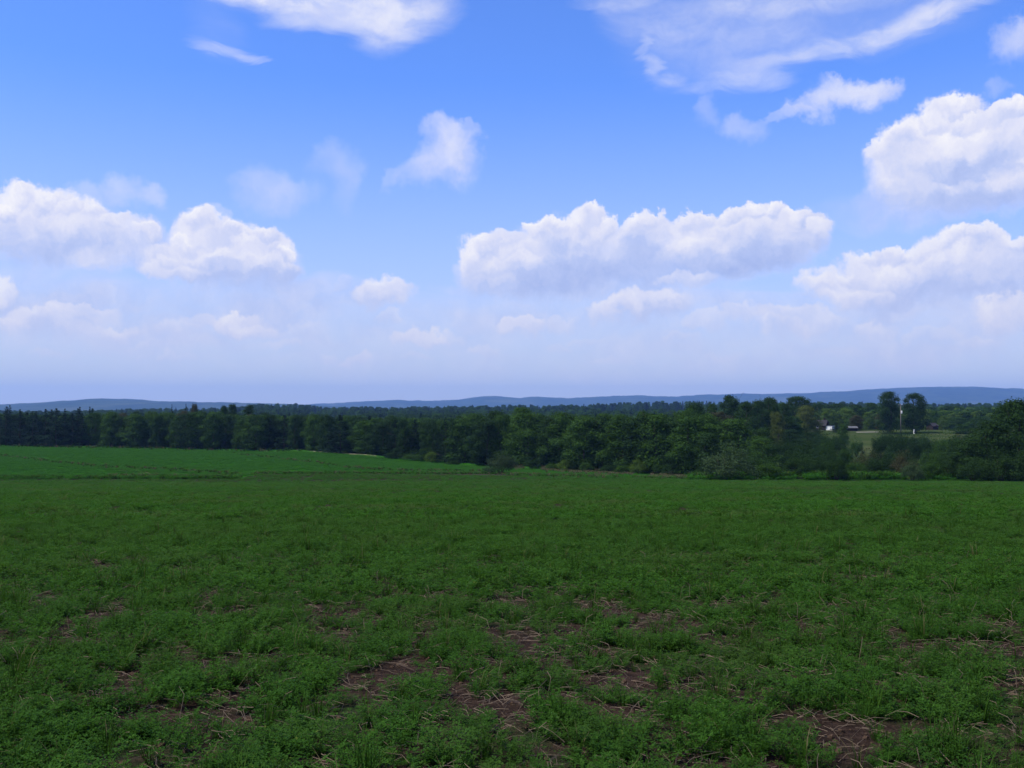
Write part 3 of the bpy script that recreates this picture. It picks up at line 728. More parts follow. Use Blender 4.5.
def haze():
    m, t = new_mat('air'); p = t.node('ShaderNodeVolumePrincipled')
    p.inputs['Color'].default_value = HAZE_COL; p.inputs['Density'].default_value = HAZE_DEN; p.inputs['Anisotropy'].default_value = .1
    t.l.new(p.outputs[0], t.out.inputs[1])
    mb = MB(); mb.box(-13500, 13500, -13500, 13500, -110, 292)
    o = mb.build('haze', m); o['kind'] = 'stuff'
HAZE_COL = (.26, .49, 1.0, 1); HAZE_DEN = 7.1e-5
haze()

# ------------------------------------------------------------------ the wood across the valley
TOPS = [(-60, 410), (0, 408.5), (10, 407), (30, 411), (50, 410), (80, 408), (100, 411.5), (130, 413), (170, 412), (230, 412), (300, 415), (380, 416), (420, 418), (455, 417), (475, 413), (500, 412), (523, 408), (545, 413), (575, 412), (600, 413), (640, 411), (670, 412), (700, 412)]
SECT = [  # to px, species, step px, width px, look, counted from
    (97, ['pine'], 12.5, 21, 'dark pine in the wood front', 'pine from the left edge'),
    (262, ['green', 'green', 'dark'], 14, 22, 'mid green leafy tree in the wood front', 'leafy tree right of the pines'),
    (398, ['dark', 'fir', 'dark', 'green'], 13, 24, 'dark blue green tree behind the rising green slope', 'from left above that slope'),
    (462, ['fir', 'dark'], 12, 21, 'blackish tree right of the pale stubble bank', 'tree beyond that bank'),
    (600, ['green', 'dark', 'green'], 18, 35, 'rounded leafy tree in the stand behind the lone bush', 'crown in that stand'),
    (705, ['dark', 'green'], 18, 36, 'broad dark leafy tree above the brown verge', 'broad crown there')]
lo = -12
for hi, sps, step, wd, look, count in SECT:
    px = lo; k = 0; items = []
    while px < hi - step * .3: items.append(px); px += step * rng.uniform(.6, 1.4)
    for i, px in enumerate(items):
        Y = float(lerp_table(T_DIST, px)) + rng.uniform(1.0, 10)
        plant(sps[i % len(sps)], px, Y, float(lerp_table(TOPS, px)) + rng.uniform(-1.2, 5.5), wd * rng.uniform(.9, 1.65), f'{look}, {ORD[i]} {count}', 'tree', 'front row of the wood')
    lo = items[-1] + step
lo = -6
BACK = [(95, ['pine'], 15, 22, 'pine top showing over the front pines', 'back pine from the left'),
        (262, ['green', 'brown', 'dark', 'green'], 16, 24, 'leafy treetop over the front row beyond the slope', 'back top right of pines'),
        (462, ['dark', 'green'], 16, 26, 'broad treetop behind the dark firs', 'top behind them'),
        (700, ['green', 'dark'], 21, 36, 'leafy treetop behind the stand of rounded trees', 'back top there')]
for hi, sps, step, wd, look, count in BACK:
    px = lo; items = []
    while px < hi: items.append(px); px += step * rng.uniform(.85, 1.15)
    for i, px in enumerate(items):
        Y = float(lerp_table(T_DIST, px)) + rng.uniform(11, 19)
        plant(sps[i % len(sps)], px, Y, float(lerp_table(TOPS, px)) + rng.uniform(-2.0, 2.6), wd * rng.uniform(.85, 1.4), f'{look}, {ORD[i]} {count}', 'tree', 'back row of the wood')
    lo = items[-1] + step
for px, dY, top, w, sp, lab in [
    (172, 26, 404.5, 7, 'pine', 'thin pine spire poking above the left wood, left of two spires'), (186, 28, 404, 8, 'pine', 'thin pine spire poking above the left wood, right of two spires'),
    (195, 40, 403, 11, 'brown', 'reddish brown treetop standing tallest above the left wood'), (224, 40, 405, 14, 'dark', 'dark treetop above the left wood, right of the brown one'),
    (233, 50, 403.5, 18, 'dark', 'wide dark treetop against the blue hill, left of a notch'), (250, 50, 404, 16, 'dark', 'dark flat treetop at the right end of the left blue hill'),
    (10, 22, 405.5, 15, 'pine', 'tallest pine at the left edge of the photo'), (80, 22, 407, 14, 'pine', 'pointed pine standing above the right end of the pine group'), (90, 25, 406.8, 12, 'pine', 'slim pine above the right end of the pine group')]:
    plant(sp, px, float(lerp_table(T_DIST, px)) + dY, top, w, lab, 'tree', 'tall tops above the wood')
# bushes along the foot of the wood
px = 392; i = 0
while px < 690:
    if 468 < px < 532: px = 532
    Y = float(lerp_table(T_DIST, px)) - rng.uniform(.5, 2.5)
    plant(['bush_dark', 'bush', 'bush_light', 'bush'][i % 4], px, Y, 0, rng.uniform(13, 26), f"low {['dark', 'green', 'pale green', 'leafy'][i % 4]} bush at the foot of the wood, {ORD[i]} from the stubble bank", 'bush', 'bushes at the foot of the wood', h=rng.uniform(1.6, 3.6))
    px += rng.uniform(14, 22); i += 1

# trees on the right
RIGHT = [  # species, px, Y, top row, width px, label
    ('dark', 696, 270, 402, 24, 'dark leafy tree at the right end of the wood, just left of the brownish one'),
    ('green', 690, 245, 408, 28, 'yellowish green leafy crown below the dark top at the wood end'),
    ('dark', 712, 330, 403, 18, 'dark treetop on the skyline left of the tall rounded one'),
    ('brown', 716, 285, 411, 30, 'brownish tree in front of the tall dark trees'),
    ('dark', 730, 325, 394.5, 24, 'tall rounded dark tree below the distant mast, highest of its clump'),
    ('dark', 745, 318, 401, 22, 'dark leafy tree right of the tallest one in the clump'),
    ('dark', 758, 330, 399.5, 20, 'dark tree with a flat top, middle of the skyline clump'),
    ('tallgreen', 770, 335, 396.5, 20, 'tall dark tree with a narrow peak in the skyline clump'),
    ('dark', 783, 342, 402.5, 18, 'dark tree at the right end of the skyline clump'),
    ('olive', 777, 300, 411, 15, 'small olive green tree under the dark skyline clump'),
    ('tallgreen', 798, 404, 395.5, 24, 'dark round headed tree standing behind the big olive tree'),
    ('green', 704, 235, 413, 36, 'mid green tree where the wood meets the bushes'),
    ('green', 735, 214, 418, 54, 'wide spreading green tree behind the silvery bush'),
    ('dark', 708, 206, 432, 34, 'low dark tree left behind the silvery bush'),
    ('dark', 764, 222, 427, 34, 'dark tree right of the wide spreading green one'),
    ('green', 762, 200, 437, 34, 'mid green small tree above the right end of the silvery bush'),
    ('olive', 807, 375, 405, 33, 'big olive green round tree hiding half of the house'),
    ('light', 828, 470, 408, 20, 'light green tree right behind the house'),
    ('light', 846, 478, 408, 24, 'light green broad tree behind the dark fir by the house'),
    ('fir', 839, 418, 414, 16, 'blue black fir beside the white end of the house'),
    ('brown', 856, 430, 415, 15, 'reddish brown small tree at the edge of the far pasture'),
    ('light', 869, 452, 411.5, 18, 'bright green tree between the brown tree and the tall pair'),
    ('brown', 880, 436, 413, 14, 'dull brown tree left of the tall pair by the pole'),
    ('dark', 856, 500, 404, 20, 'dark tree behind the light green trees, left of the tall pair'),
    ('dark', 872, 505, 402.5, 20, 'dark tree on the skyline just left of the tall pair'),
    ('dark', 838, 520, 403, 22, 'dark tree on the skyline above the house'),
    ('dark', 818, 515, 403, 22, 'dark tree on the skyline above the olive tree'),
    ('tallgreen', 889.5, 410, 390.8, 25, 'tall green tree left of the light utility pole'),
    ('tallgreen', 915, 414, 392.3, 26, 'tall round dark tree right of the light utility pole'),
    ('light', 941, 446, 418, 11, 'small yellow green tree right of the dark barn'),
    ('green', 957, 470, 417, 22, 'green tree at the back of the far pasture, right of the yellow green one'),
    ('green', 843, 350, 424, 15, 'low green tree standing in front of the blue black fir'),
    ('dark', 812, 330, 432, 30, 'dark low tree in front of the big olive tree'),
    ('dark', 789, 318, 429, 24, 'dark tree left of the big olive tree, below its crown'),
    ('green', 962, 410, 424, 22, 'green tree on the far pasture, left of the right edge group'),
    ('green', 852, 445, 416, 18, 'green tree right behind the long low shed'),
    ('light', 903, 470, 414, 20, 'light green tree filling the gap between the tall pair'),
    ('green', 980, 455, 416, 26, 'green tree at the back right end of the far pasture')]
for sp, px, Y, top, w, lab in RIGHT: plant(sp, px, Y, top, w * (1.4 if px < 800 and Y > 260 else 1.1), lab, 'tree', 'trees on the right')
HEDGE = [
    ('bush', 856, 300, 438, 18, 'green bush at the left of the open pasture slope, below the shed'),
    ('bush_dark', 886, 330, 433.5, 22, 'dark bush on the pasture below the left tall tree'),
    ('bush_dark', 902, 320, 434, 24, 'dark bush on the pasture below the pole foot'),
    ('bush_dark', 919, 325, 434.5, 22, 'dark bush on the pasture below the white post'),
    ('bush', 950, 310, 436, 30, 'green bush on the pasture right of the barn'),
    ('bush_dark', 838, 310, 434, 22, 'dark bush on the pasture below the fir'),
    ('bush_dark', 822, 300, 432, 30, 'dark bush on the pasture below the house roof'),
    ('bush_dark', 972, 310, 432, 26, 'dark bush on the pasture beside the right edge group'),
    ('bush_dark', 786, 242, 438, 30, 'dark hedgerow bush at the left end, below the white fence'),
    ('bush_dark', 806, 236, 435, 32, 'dark hedgerow bush under the big olive tree'),
    ('bush', 826, 244, 438.5, 24, 'green hedgerow bush below the white house end'),
    ('bush', 845, 228, 441, 22, 'green hedgerow bush left of the open pasture slope'),
    ('bush_dark', 880, 264, 433, 22, 'dark hedgerow bush right of the open pasture slope'),
    ('bush_dark', 894, 258, 430, 24, 'dark hedgerow bush below the utility pole'),
    ('bush_dark', 910, 262, 431.5, 24, 'dark hedgerow bush below the right tall tree'),
    ('bush_dark', 927, 266, 433, 30, 'dark hedgerow bush below the barn'),
    ('bush', 944, 262, 435.5, 30, 'green hedgerow bush below the pale pasture strip'),
    ('bush_dark', 962, 258, 431, 34, 'dark hedgerow bush near the right end of the pasture'),
    ('bush_dark', 982, 246, 427, 34, 'tall dark hedgerow bush behind the big trees at the right edge'),
    ('bush_brown', 868, 205, 452, 34, 'brownish bush in the hollow under the hedgerow'),
    ('bush_dark', 900, 210, 446, 36, 'dark bush in the hollow below the utility pole'),
    ('bush', 932, 214, 449, 34, 'green bush in the hollow below the barn'),
    ('bush_dark', 795, 200, 447, 40, 'dark bush in the hollow under the olive tree'),
    ('bush_dark', 826, 196, 450, 36, 'dark bush in the hollow below the house')]
for sp, px, Y, top, w, lab in HEDGE: plant(sp, px, Y, top, w, lab, 'bush', 'hedgerow bushes')
EDGE = [
    ('bush_silver', 727, 156, 446, 64, 'big silvery green bush at the field edge'),
    ('bush', 768, 158, 460, 36, 'low bright green bush right of the silvery one'),
    ('bush_dark', 750, 171, 452, 44, 'dark green bush leaning behind the silvery one'),
    ('bush_dark', 796, 163, 456, 34, 'dark bush between the bright green bush and the round one'),
    ('bush_dark', 814, 172, 452, 34, 'dark bush left behind the round bush'),
    ('bush_dark', 836, 155, 455, 25, 'small round dark bush at the field edge'),
    ('bush', 857, 166, 459, 26, 'green bush right of the round dark one'),
    ('bush_dark', 879, 168, 455, 34, 'dark bush left of the small silvery one'),
    ('bush_brown', 903, 170, 454, 32, 'brownish bush behind the small silvery one'),
    ('bush_silver', 912, 154, 461, 28, 'small silvery bush at the field edge'),
    ('bush', 932, 158, 462, 30, 'green bush right of the small silvery one'),
    ('bush_dark', 949, 160, 449, 36, 'tall dark bush at the foot of the big trees'),
    ('bush', 697, 166, 471, 20, 'low green bush left of the big silvery one')]
for sp, px, Y, top, w, lab in EDGE: plant(sp, px, Y, top, w, lab, 'bush', 'bushes at the field edge')
for sp, px, Y, top, w, lab in [
    ('dark', 968, 159, 437, 40, 'small dark tree at the left of the right edge group'), ('dark', 990, 157, 420, 50, 'middle dark tree of the group at the right edge'),
    ('dark', 1017, 158, 398, 54, 'tallest dark tree in the group at the right edge'), ('dark', 1003, 176, 408, 52, 'dark tree filling the gap behind the tallest of the right edge group'), ('dark', 983, 184, 425, 40, 'dark tree behind the small tree of the right edge group'), ('dark', 1034, 166, 400, 50, 'dark tree between the tallest one and the picture edge'),
    ('dark', 1052, 162, 393, 58, 'dark tree half out of the picture at the right edge'),
    ('bush_dark', 1000, 152, 452, 50, 'dark bush under the trees at the right edge'), ('bush_dark', 1030, 151, 446, 50, 'dark bush in the right corner under the tallest tree'), ('bush_dark', 972, 152, 458, 36, 'dark bush in front of the small tree of the right group')]:
    plant(sp, px, Y, top, w, lab, 'bush' if 'bush' in sp else 'tree', 'dark group at the right edge')
LB = y_at_row(500, 473.6)
plant('bush_grey', 500.5, LB, 454.0, 37, 'lone round grey green bush standing in the open between the two fields', 'bush', None)

# ------------------------------------------------------------------ house, barn, pole and other far things
def at(px, Y): x, y = pt(px, Y); return (x, y, gz(x, y))
def gable(mb, x0, x1, y0, y1, z0, zr, over=.3, th=.16):
    """two roof slabs, ridge along x"""
    ym = (y0 + y1) / 2
    for s in (-1, 1):
        ye = ym + s * ((y1 - y0) / 2 + over); ze = z0 - over * (zr - z0) / ((y1 - y0) / 2)
        a = [(x0 - over, ym, zr), (x1 + over, ym, zr), (x1 + over, ye, ze), (x0 - over, ye, ze)]
        b = [(p[0], p[1], p[2] + th) for p in a]
        mb.add(a + b, [(0, 1, 2, 3), (7, 6, 5, 4), (0, 4, 5, 1), (1, 5, 6, 2), (2, 6, 7, 3), (3, 7, 4, 0)])
def walls_with_gables(mb, x0, x1, y0, y1, z1, zr):
    ym = (y0 + y1) / 2
    mb.add([(x0,y0,-.4),(x1,y0,-.4),(x1,y1,-.4),(x0,y1,-.4),(x0,y0,z1),(x1,y0,z1),(x1,y1,z1),(x0,y1,z1),(x0,ym,zr),(x1,ym,zr)],
           [(0,1,5,4),(2,3,7,6),(1,2,6,9,5),(3,0,4,8,7),(4,5,9,8),(6,7,8,9)])
def house(name, px, Y, L, W, hw, hr, wall, roof, label, cat, rz=0, windows=(), door=None, chimney=False, white_end=False):
    e = empty(name, at(px, Y), rz); tag(e, label, cat)
    mb = MB(); walls_with_gables(mb, -L / 2, L / 2, -W / 2, W / 2, hw, hr); mb.build('wall', M[wall], e)
    mb = MB(); gable(mb, -L / 2, L / 2, -W / 2, W / 2, hw, hr); r = mb.build('roof', M[roof], e)
    if chimney: mb = MB(); mb.box(-.35, .35, -.35, .35, 0, 1.6); c = mb.build('chimney', M['dark_board'], r); c.location = (L * .2, .6, hr - .6)
    for wx in windows:
        mb = MB(); mb.box(wx - .55, wx + .55, -W / 2 - .05, -W / 2 + .02, .95, 2.15); w = mb.build('window', M['white_paint'], e)
        mb = MB(); mb.box(wx - .45, wx + .45, -W / 2 - .07, -W / 2 - .03, 1.05, 2.05); mb.build('pane', M['glass_dark'], w)
    if door is not None:
        mb = MB(); mb.box(door - .5, door + .5, -W / 2 - .06, -W / 2 + .02, .02, 2.05); d = mb.build('door', M['dark_board'], e)
        mb = MB(); mb.box(door + .32, door + .42, -W / 2 - .1, -W / 2 - .062, 1.0, 1.1); mb.build('handle', M['steel'], d)
    return e
h = house('house', 822, 436, 4.2, 5, 2.0, 4.2, 'dark_board', 'roof_dark', 'low dark roofed house with a white end room behind the olive tree', 'house', R(-32), (-1.3,), .3, True)
mb = MB(); mb.box(2.12, 4.8, -2.2, 1.8, -.3, 2.0); a = mb.build('end_room', M['white_paint'], h); a['label'] = 'white flat end room'
mb = MB(); mb.box(2.13, 5.0, -2.4, 2.0, 2.003, 2.15); mb.build('roof', M['roof_dark'], a)
mb = MB(); mb.box(2.9, 4.1, -2.24, -2.18, .1, 1.6); mb.build('garage_door', M['white_paint'], a)
house('barn', 932, 440, 3.2, 3.8, 1.7, 3.0, 'dark_board', 'roof_dark', 'dark low barn with a pale roof edge right of the tall round tree', 'barn', R(24), (), .4)
house('shed', 849, 426, 6, 3, 1.3, 1.9, 'dark_board', 'roof_metal', 'long low shed with a grey roof right of the blue black fir', 'shed', R(-4), (), -1.5)
house('farmhouse', 49, 720, 11, 8, 6.5, 9.5, 'white_paint', 'roof_metal', 'white farmhouse glimpsed through the pine tops at the left', 'house', R(15), (-3, 0, 3), 1.5)
house('farmhouse', 92, 780, 8, 6, 6.5, 9.0, 'white_paint', 'roof_metal', 'small white building glimpsed at the right end of the pines', 'house', R(-10), (-2, 2), 0)

def utility_pole():
    e = empty('utility_pole', at(900.5, 402)); tag(e, 'pale utility pole with a transformer can between the two tall trees', 'utility pole')
    H = 12.6
    mb = MB(); mb.tube([(0, 0, -.5), (0, 0, H * .5), (0, 0, H)], [.20, .17, .13], 10); mb.build('pole', M['pole_wood'], e, True)
    mb = MB(); mb.box(-.9, .9, -.16, -.05, H - .55, H - .42); a = mb.build('crossarm', M['pole_wood'], e)
    for x in (-.8, .8, .3): mb = MB(); mb.tube([(x, -.1, H - .42), (x, -.1, H - .34), (x, -.1, H - .22)], [.05, .07, .03], 8); mb.build('insulator', M['white_paint'], a)
    mb = MB(); mb.tube([(.36, -.1, H - 4.0), (.36, -.1, H - 3.9), (.36, -.1, H - 2.9), (.36, -.1, H - 2.8)], [.24, .30, .30, .22], 12); c = mb.build('transformer', M['steel'], e, True)
    mb = MB(); mb.box(.0, .2, -.14, -.06, H - 3.2, H - 3.1); mb.box(.0, .2, -.14, -.06, H - 3.8, H - 3.7); mb.build('bracket', M['dark_board'], c)
utility_pole()
e = empty('gate_post', at(913.6, 408)); tag(e, 'short white post under the right tall tree', 'post')
mb = MB(); mb.box(-.17, .17, -.17, .17, -.3, 1.75); mb.build('post', M['white_paint'], e)
mb = MB(); mb.box(-.23, .23, -.23, .23, 1.753, 1.85); mb.build('cap', M['white_paint'], e)
e = empty('board_fence', at(783, 392)); tag(e, 'short white board fence under the small olive tree', 'fence')
for x in (-1.6, 0, 1.6): mb = MB(); mb.box(x - .07, x + .07, -.07, .07, -.3, 1.25); mb.build('post', M['white_paint'], e)
for z in (.45, .95): mb = MB(); mb.box(-1.75, 1.75, -.11, -.073, z, z + .24); mb.build('rail', M['white_paint'], e)

def mast():
    x, y = pt(744.3, 11450); z = E + (HZ - 393.6) / F * 11450 - 6
    e = empty('radio_mast', (x, y, z)); tag(e, 'thin lattice mast on the crest of the distant blue ridge', 'mast')
    H = 62
    for k in range(3):
        a = k * 2.094; mb = MB(); mb.tube([(2.2 * math.cos(a), 2.2 * math.sin(a), -8), (.9 * math.cos(a), .9 * math.sin(a), H)], [.7, .45], 6); mb.build('leg', M['steel'], e)
    mb = MB()
    for i in range(14):
        t = i / 14; t2 = (i + 1) / 14; r0 = 2.2 - 1.3 * t; r1 = 2.2 - 1.3 * t2
        for k in range(3):
            a = k * 2.094; b = (k + 1) * 2.094
            mb.tube([(r0 * math.cos(a), r0 * math.sin(a), H * t), (r1 * math.cos(b), r1 * math.sin(b), H * t2)], [.2, .2], 4)
    mb.build('bracing', M['steel'], e)
    mb = MB(); mb.tube([(0, 0, H - 1), (0, 0, H + 14)], [.5, .3], 6); mb.build('antenna', M['steel'], e)
mast()
def drive():
    pxs = np.linspace(856, 878, 24); vs = []
    for p in pxs:
        for Y in (415, 419.5):
            x, y = pt(p, Y + (p - 856) * .1); vs.append((x, y, gz(x, y) + .02))
    f = [[2 * i, 2 * i + 2, 2 * i + 3, 2 * i + 1] for i in range(len(pxs) - 1)]
    o = link('driveway', mesh_np('driveway', vs, [f], [M['gravel_pale']])); o['kind'] = 'structure'
drive()

# ------------------------------------------------------------------ far woods: one mass
def woods():
    P = []; S = []; I = []
    def zone(n, px0, px1, Y0, Y1, h0, h1, thin=0.0, fn=None, kinds=(0, 1, 2, 3, 5)):
        Y = np.sqrt(rng.uniform(Y0 ** 2, Y1 ** 2, n)); px = rng.uniform(px0, px1, n)
        x = (px - 512) / F * Y; ok = np.ones(n, bool)
        if thin: ok &= fbm(x * .006, Y * .006, 77, 3) > thin
        if fn is not None: ok &= fn(px, Y)
        x, Y, px = x[ok], Y[ok], px[ok]
        h = rng.uniform(h0, h1, len(x))
        P.append(np.stack([x, Y, height(x, Y) - .2], 1)); s = h / 12 * rng.uniform(.9, 1.3, len(x)); S.append(np.stack([s, s, h / 12], 1))
        I.append(rng.choice(kinds, len(x)))
    zone(4200, -330, 712, 225, 640, 9.5, 12.5, 0, lambda px, Y: Y > lerp_table(T_DIST, px) + 22)
    zone(1500, -900, -25, 340, 420, 11, 14, 0, lambda px, Y: Y > lerp_table(T_DIST, px) + 2)
    zone(7000, -700, 860, 640, 1250, 11, 15, .42)
    zone(11000, -700, 1700, 1250, 2600, 11, 17, .36)
    zone(3000, 925, 1500, 485, 700, 6, 10.5, 0, None, (0, 2, 4, 4, 1)); zone(3400, 780, 1600, 620, 1250, 9, 13.5, .3, None, (0, 2, 4, 1))
    zone(600, 690, 930, 488, 640, 8, 11.5, 0, None, (0, 2, 4, 1)); zone(160, 690, 800, 345, 420, 8, 11); zone(420, 1060, 1500, 150, 330, 9, 14)
    P = np.concatenate(P); S = np.concatenate(S); I = np.concatenate(I)
    rot = np.zeros_like(P); rot[:, 2] = rng.uniform(0, 6.28, len(P))
    pr = [proto_obj('woodland_tree', crown_broadleaf('woodland_tree', M[m], lobes=16, per=120, size=.62, base=.04)) for m in ('leaf_green', 'leaf_dark', 'leaf_green', 'leaf_dark', 'leaf_light')]
    pr.append(proto_obj('woodland_tree', crown_pine('woodland_tree', M['leaf_pine'], H=12, size=.6)))
    scatter('woods', P, S, rot, I, pr, 'dense mass of woodland filling the valley out to the hills', 'woods')
woods()

# ------------------------------------------------------------------ the crop
def alfalfa_clump(name, mat, stems, h, spread, per, ll, lw):
    """lucerne: leaning stems with leaflets in threes"""
    lv = []; lf = []; rn = []; sv = []; sf = []
    for s in range(stems):
        a = rng.uniform(0, 6.28); r0 = spread * .35 * math.sqrt(rng.random()); lean = rng.uniform(.1, .75); H = h * rng.uniform(.55, 1.1)
        b = np.array([r0 * math.cos(a), r0 * math.sin(a), 0]); a2 = a + rng.uniform(-.8, .8)
        tip = b + np.array([math.cos(a2) * lean * spread * .8, math.sin(a2) * lean * spread * .8, H])
        mid = (b + tip) / 2 + np.array([0, 0, H * .12])
        sr = rng.random()
        for k in range(per):
            t = .18 + .82 * (k + rng.random()) / per
            p = (1 - t) ** 2 * b + 2 * t * (1 - t) * mid + t * t * tip
            az0 = rng.uniform(0, 6.28); pet = ll * rng.uniform(.3, 1.2)
            for q in (-1, 0, 1):
                az_ = az0 + q * .95; el = rng.uniform(-.1, .75)
                d = np.array([math.cos(az_) * math.cos(el), math.sin(az_) * math.cos(el), math.sin(el)])
                o = p + d * pet * .4 + np.array([math.cos(az0), math.sin(az0), .2]) * pet * .5
                w = np.cross(d, [0, 0, 1]); w /= np.linalg.norm(w) + 1e-6; L = ll * rng.uniform(.7, 1.25); W = lw * rng.uniform(.8, 1.2)
                i = len(lv); lv += [o, o + d * L * .55 + w * W * .5 + (0, 0, L * .06), o + d * L, o + d * L * .55 - w * W * .5 + (0, 0, L * .06)]
                lf.append([i, i + 1, i + 2, i + 3]); rn.append(.6 * rng.random() + .4 * sr)
        i = len(lv)
        w = np.array([-math.sin(a2), math.cos(a2), 0]) * .0016 * max(1, ll / .022)
        lv += [b - w, b + w, mid + w, mid - w, tip, tip]; lf += [[i, i + 1, i + 2, i + 3]]; rn += [.3]
        lf += [[i + 3, i + 2, i + 4, i + 5]]; rn += [.3]
    v = np.array(lv); v[:, 2] = np.maximum(v[:, 2], .004)
    return proto_obj(name, mesh_np(name, v, [np.array(lf)], [mat], False, {'rnd': ('FACE', np.array(rn))}))

def blade_tuft(name, mat, n, h, spread, w):
    lv = []; lf = []; rn = []
    for k in range(n):
        a = rng.uniform(0, 6.28); r0 = spread * .3 * rng.random(); L = h * rng.uniform(.5, 1.15); ln = rng.uniform(.1, .8) * L
        b = np.array([r0 * math.cos(a), r0 * math.sin(a), 0]); m = b + np.array([math.cos(a) * ln * .35, math.sin(a) * ln * .35, L * .62]); t = b + np.array([math.cos(a) * ln, math.sin(a) * ln, L * .9])
        q = np.array([-math.sin(a), math.cos(a), 0]) * w * .5
        i = len(lv); lv += [b - q, b + q, m + q * .8, m - q * .8, t + q * .1, t - q * .1]
        lf += [[i, i + 1, i + 2, i + 3], [i + 3, i + 2, i + 4, i + 5]]; r_ = rng.random(); rn += [r_, r_]
    return proto_obj(name, mesh_np(name, np.array(lv), [np.array(lf)], [mat], False, {'rnd': ('FACE', np.array(rn))}))

def cover(x, y):
    """how thick the crop stands: small bare gaps run through it"""
    a = fbm(x * .42, y * .55, 101, 3); b = fbm(x * 2.1, y * 2.1, 131, 3); c = fbm(x * .05, y * .12, 151, 3); d = fbm(x * 4.6, y * 4.2, 171, 2)
    return .5 + (a - .5) * .18 + (b - .5) * .38 + (c - .5) * .26 + (d - .5) * 1.0

def crop():
    P = []; S = []; I = []; T = []
    near = [alfalfa_clump('alfalfa_clump', M['alfalfa'], int(rng.integers(13, 20)), rng.uniform(.10, .16), .23, 10, .0175, .0095) for _ in range(7)]
    mid = [alfalfa_clump('alfalfa_clump', M['alfalfa'], 13, .15, .30, 7, .032, .018) for _ in range(4)]
    far = [alfalfa_clump('alfalfa_clump', M['alfalfa_far'], 14, .15, .50, 6, .06, .034) for _ in range(4)]
    tuft = [blade_tuft('grass_tuft', M['grass_blade'], 26, .26, .16, .006) for _ in range(3)]
    protos = near + mid + far + tuft           # 0-6, 7-10, 11-14, 15-17
    def band(Y0, Y1, dens, i0, i1, s0, s1, th, soft, zs=1.0, lim=None):
        W = lambda Y: .74 * Y + 10
        area = (Y1 - Y0) * (W(Y0) + W(Y1)); n = int(area * dens)
        Y = Y0 + (Y1 - Y0) * rng.random(n)
        # width grows with distance
        keep = rng.random(n) < W(Y) / W(Y1); Y = Y[keep]; x = rng.uniform(-1, 1, len(Y)) * W(Y)
        cv = cover(x, Y); ok = rng.random(len(Y)) < sstep(th - soft, th + soft, cv)
        if lim is not None: ok &= lim(x, Y)
        x, Y, cv = x[ok], Y[ok], cv[ok]; n = len(x)
        s = rng.uniform(s0, s1, n) * (.62 + .6 * sstep(th - soft, th + .18, cv))
        P.append(np.stack([x, Y, height(x, Y) - .01], 1)); S.append(np.stack([s, s, s * zs * rng.uniform(.8, 1.2, n)], 1)); I.append(rng.integers(i0, i1, n))
    inside = lambda x, Y: Y < lerp_table(EDGE_Y, 512 + F * x / Y) - .6
    band(2.6, 13, 60, 0, 7, .5, 1.2, .455, .085)
    band(2.6, 14, 30, 0, 7, .30, .6, .385, .06, .7)
    band(13, 32, 32, 7, 11, .6, 1.15, .462, .085)
    band(13, 32, 10, 7, 11, .4, .7, .39, .06, .7)
    band(32, 70, 8, 11, 15, .6, 1.15, .462, .085)
    band(70, 178, 4.4, 11, 15, .7, 1.3, .445, .09, .75, inside)
    band(2.6, 13, 20, 15, 18, .4, .95, .52, .3)
    band(13, 40, 7, 15, 18, .7, 1.2, .52, .3)
    P = np.concatenate(P); S = np.concatenate(S); I = np.concatenate(I)
    rot = np.stack([rng.normal(size=len(P)) * .08, rng.normal(size=len(P)) * .08, rng.uniform(0, 6.28, len(P))], 1)
    scatter('alfalfa', P, S, rot, I, protos, 'low green clover like crop with bare gaps covering the field', 'crop')
    print('crop', len(P))

def litter():
    """dead stalks and straw lying in the gaps"""
    V = []; Fq = []; n = 0
    m = 38000
    Y = 2.8 + 17 * rng.random(m) ** 1.4; x = rng.uniform(-1, 1, m) * (.6 * Y + 7); cv = cover(x, Y)
    ok = (rng.random(m) < 1 - sstep(.36, .54, cv) * .72); x, Y = x[ok], Y[ok]; z = height(x, Y)
    for i in range(len(x)):
        L = rng.uniform(.04, .20); a = rng.uniform(0, 6.28); w = rng.uniform(.0008, .0018) * (1 + Y[i] / 22); up = rng.uniform(.0, .05) if rng.random() < .93 else rng.uniform(.05, .18)
        b = np.array([x[i], Y[i], z[i] + rng.uniform(.008, .05)]); d = np.array([math.cos(a), math.sin(a), 0]); q = np.array([-d[1], d[0], 0]) * w; u = np.array([0, 0, w])
        bend = np.array([-d[1], d[0], 0]) * rng.uniform(-.25, .25) * L
        p = [b, b + d * L * .5 + bend + (0, 0, up * .8), b + d * L + (0, 0, up)]
        for c in p: V += [c - q, c + u * 1.4, c + q]
        for k in (0, 3):
            for j in range(3):
                j2 = (j + 1) % 3; Fq.append([n + k + j, n + k + j2, n + k + 3 + j2, n + k + 3 + j])
        n += 9
    o = link('straw', mesh_np('straw', np.array(V), [np.array(Fq)], [M['straw']])); tag(o, 'dead straw and stalks lying in the bare gaps of the crop', 'straw', None, 'stuff')

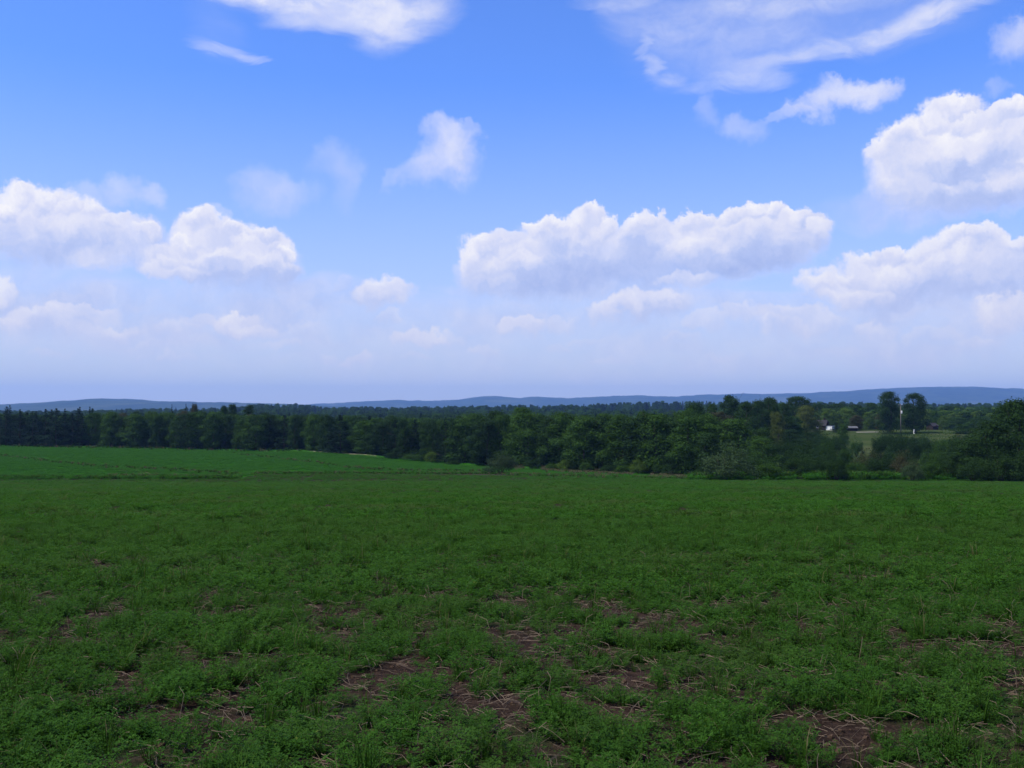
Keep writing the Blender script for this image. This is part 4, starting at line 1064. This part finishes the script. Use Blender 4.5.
def verge():
    """rough grass and dry weeds along the strips between the two fields"""
    P = []; S = []; I = []
    pr = [blade_tuft('weed_tuft', M['dry_weed'], 30, .55, .8, .05) for _ in range(2)] + [blade_tuft('weed_tuft', M['grass_blade'], 36, .5, .8, .05) for _ in range(3)] + \
         [alfalfa_clump('weed_tuft', M['sward'], 16, .30, .7, 5, .11, .06) for _ in range(3)]
    def along(line, n, half, kinds, s0, s1):
        px = rng.uniform(line[0][0], line[-1][0], n); row = lerp_table(line, px) + rng.normal(size=n) * half
        Y = np.array([y_at_row(a, b) for a, b in zip(px, row)]); Y += rng.normal(size=n) * .6
        x = (px - 512) / F * Y
        k = vnoise(px * .045, px * 0 + half, 61) > .22; x, Y = x[k], Y[k]
        P.append(np.stack([x, Y, height(x, Y) - .02], 1)); s = rng.uniform(s0, s1, len(x)); S.append(np.stack([s, s, s], 1)); I.append(rng.choice(kinds, len(x)))
    G = [2, 3, 4]; D = [0, 1]; A = [5, 6, 7]
    along([(-60, 478.6), (235, 478.4)], 800, .25, G + A, .7, 1.5)
    along([(110, 475.5), (242, 477.2)], 260, .5, D + G + G, .45, .9)
    along(STRIPS[0][0], 300, .6, D + G + G, .6, 1.2)
    along(STRIPS[3][0], 240, .5, D + G + G, .6, 1.2)
    along([(255, 473.4), (480, 473.2), (540, 474.8)], 800, .35, G + G + D + A, .5, .95)
    along([(510, 474.5), (600, 477), (700, 478.4)], 620, .5, G + A + D, .6, 1.2)
    along(STRIPS[5][0], 1700, 1.0, D + D + D + D + G, .6, 1.2)
    along([(690, 478.9), (1060, 478.9)], 1300, .5, A + A + G, 1.2, 3.0)
    along(STRIPS[6][0], 260, .5, D + G + G, 1.0, 2.0)
    # thin green sward of the second field
    n = 30000; px = rng.uniform(-120, 730, n); D_ = lerp_table(T_DIST, px); e = lerp_table(EDGE_Y, px); Y = np.sqrt(rng.uniform(150 ** 2, 365 ** 2, n)); k = (Y > e + 1) & (Y < D_)
    x = ((px - 512) / F * Y)[k]; Y = Y[k]; P.append(np.stack([x, Y, height(x, Y) - .02], 1)); s = rng.uniform(.7, 1.3, len(x)); S.append(np.stack([s * 1.3, s * 1.3, s * .6], 1)); I.append(rng.choice(A, len(x)))
    P = np.concatenate(P); S = np.concatenate(S); I = np.concatenate(I)
    rot = np.zeros_like(P); rot[:, 2] = rng.uniform(0, 6.28, len(P))
    scatter('grass', P, S, rot, I, pr, 'rough grass and dry weeds on the strips beyond the crop', 'grass')

def clods():
    pr = []
    for k in range(4):
        bm = bmesh.new(); bmesh.ops.create_icosphere(bm, subdivisions=2, radius=1)
        for v in bm.verts: v.co *= rng.uniform(.72, 1.15); v.co.z *= .62
        me = bpy.data.meshes.new('clod'); bm.to_mesh(me); bm.free(); me.materials.append(M['soil_clod']); pr.append(proto_obj('clod', me))
    n = 48000; Y = 2.8 + 16 * rng.random(n) ** 1.3; x = rng.uniform(-1, 1, n) * (.6 * Y + 7); k = rng.random(n) < 1 - sstep(.38, .50, cover(x, Y)) * .97
    x, Y = x[k], Y[k]; s = .005 + .022 * rng.random(len(x)) ** 3; z = height(x, Y)
    scatter('soil_clods', np.stack([x, Y, z + s * .2], 1), np.stack([s, s, s], 1), rng.uniform(0, 6.28, (len(x), 3)) * (.1, .1, 1), rng.integers(0, 4, len(x)), pr, 'small crumbs and clods of brown soil lying in the bare gaps', 'soil')

crop(); litter(); clods(); verge()
build_world()
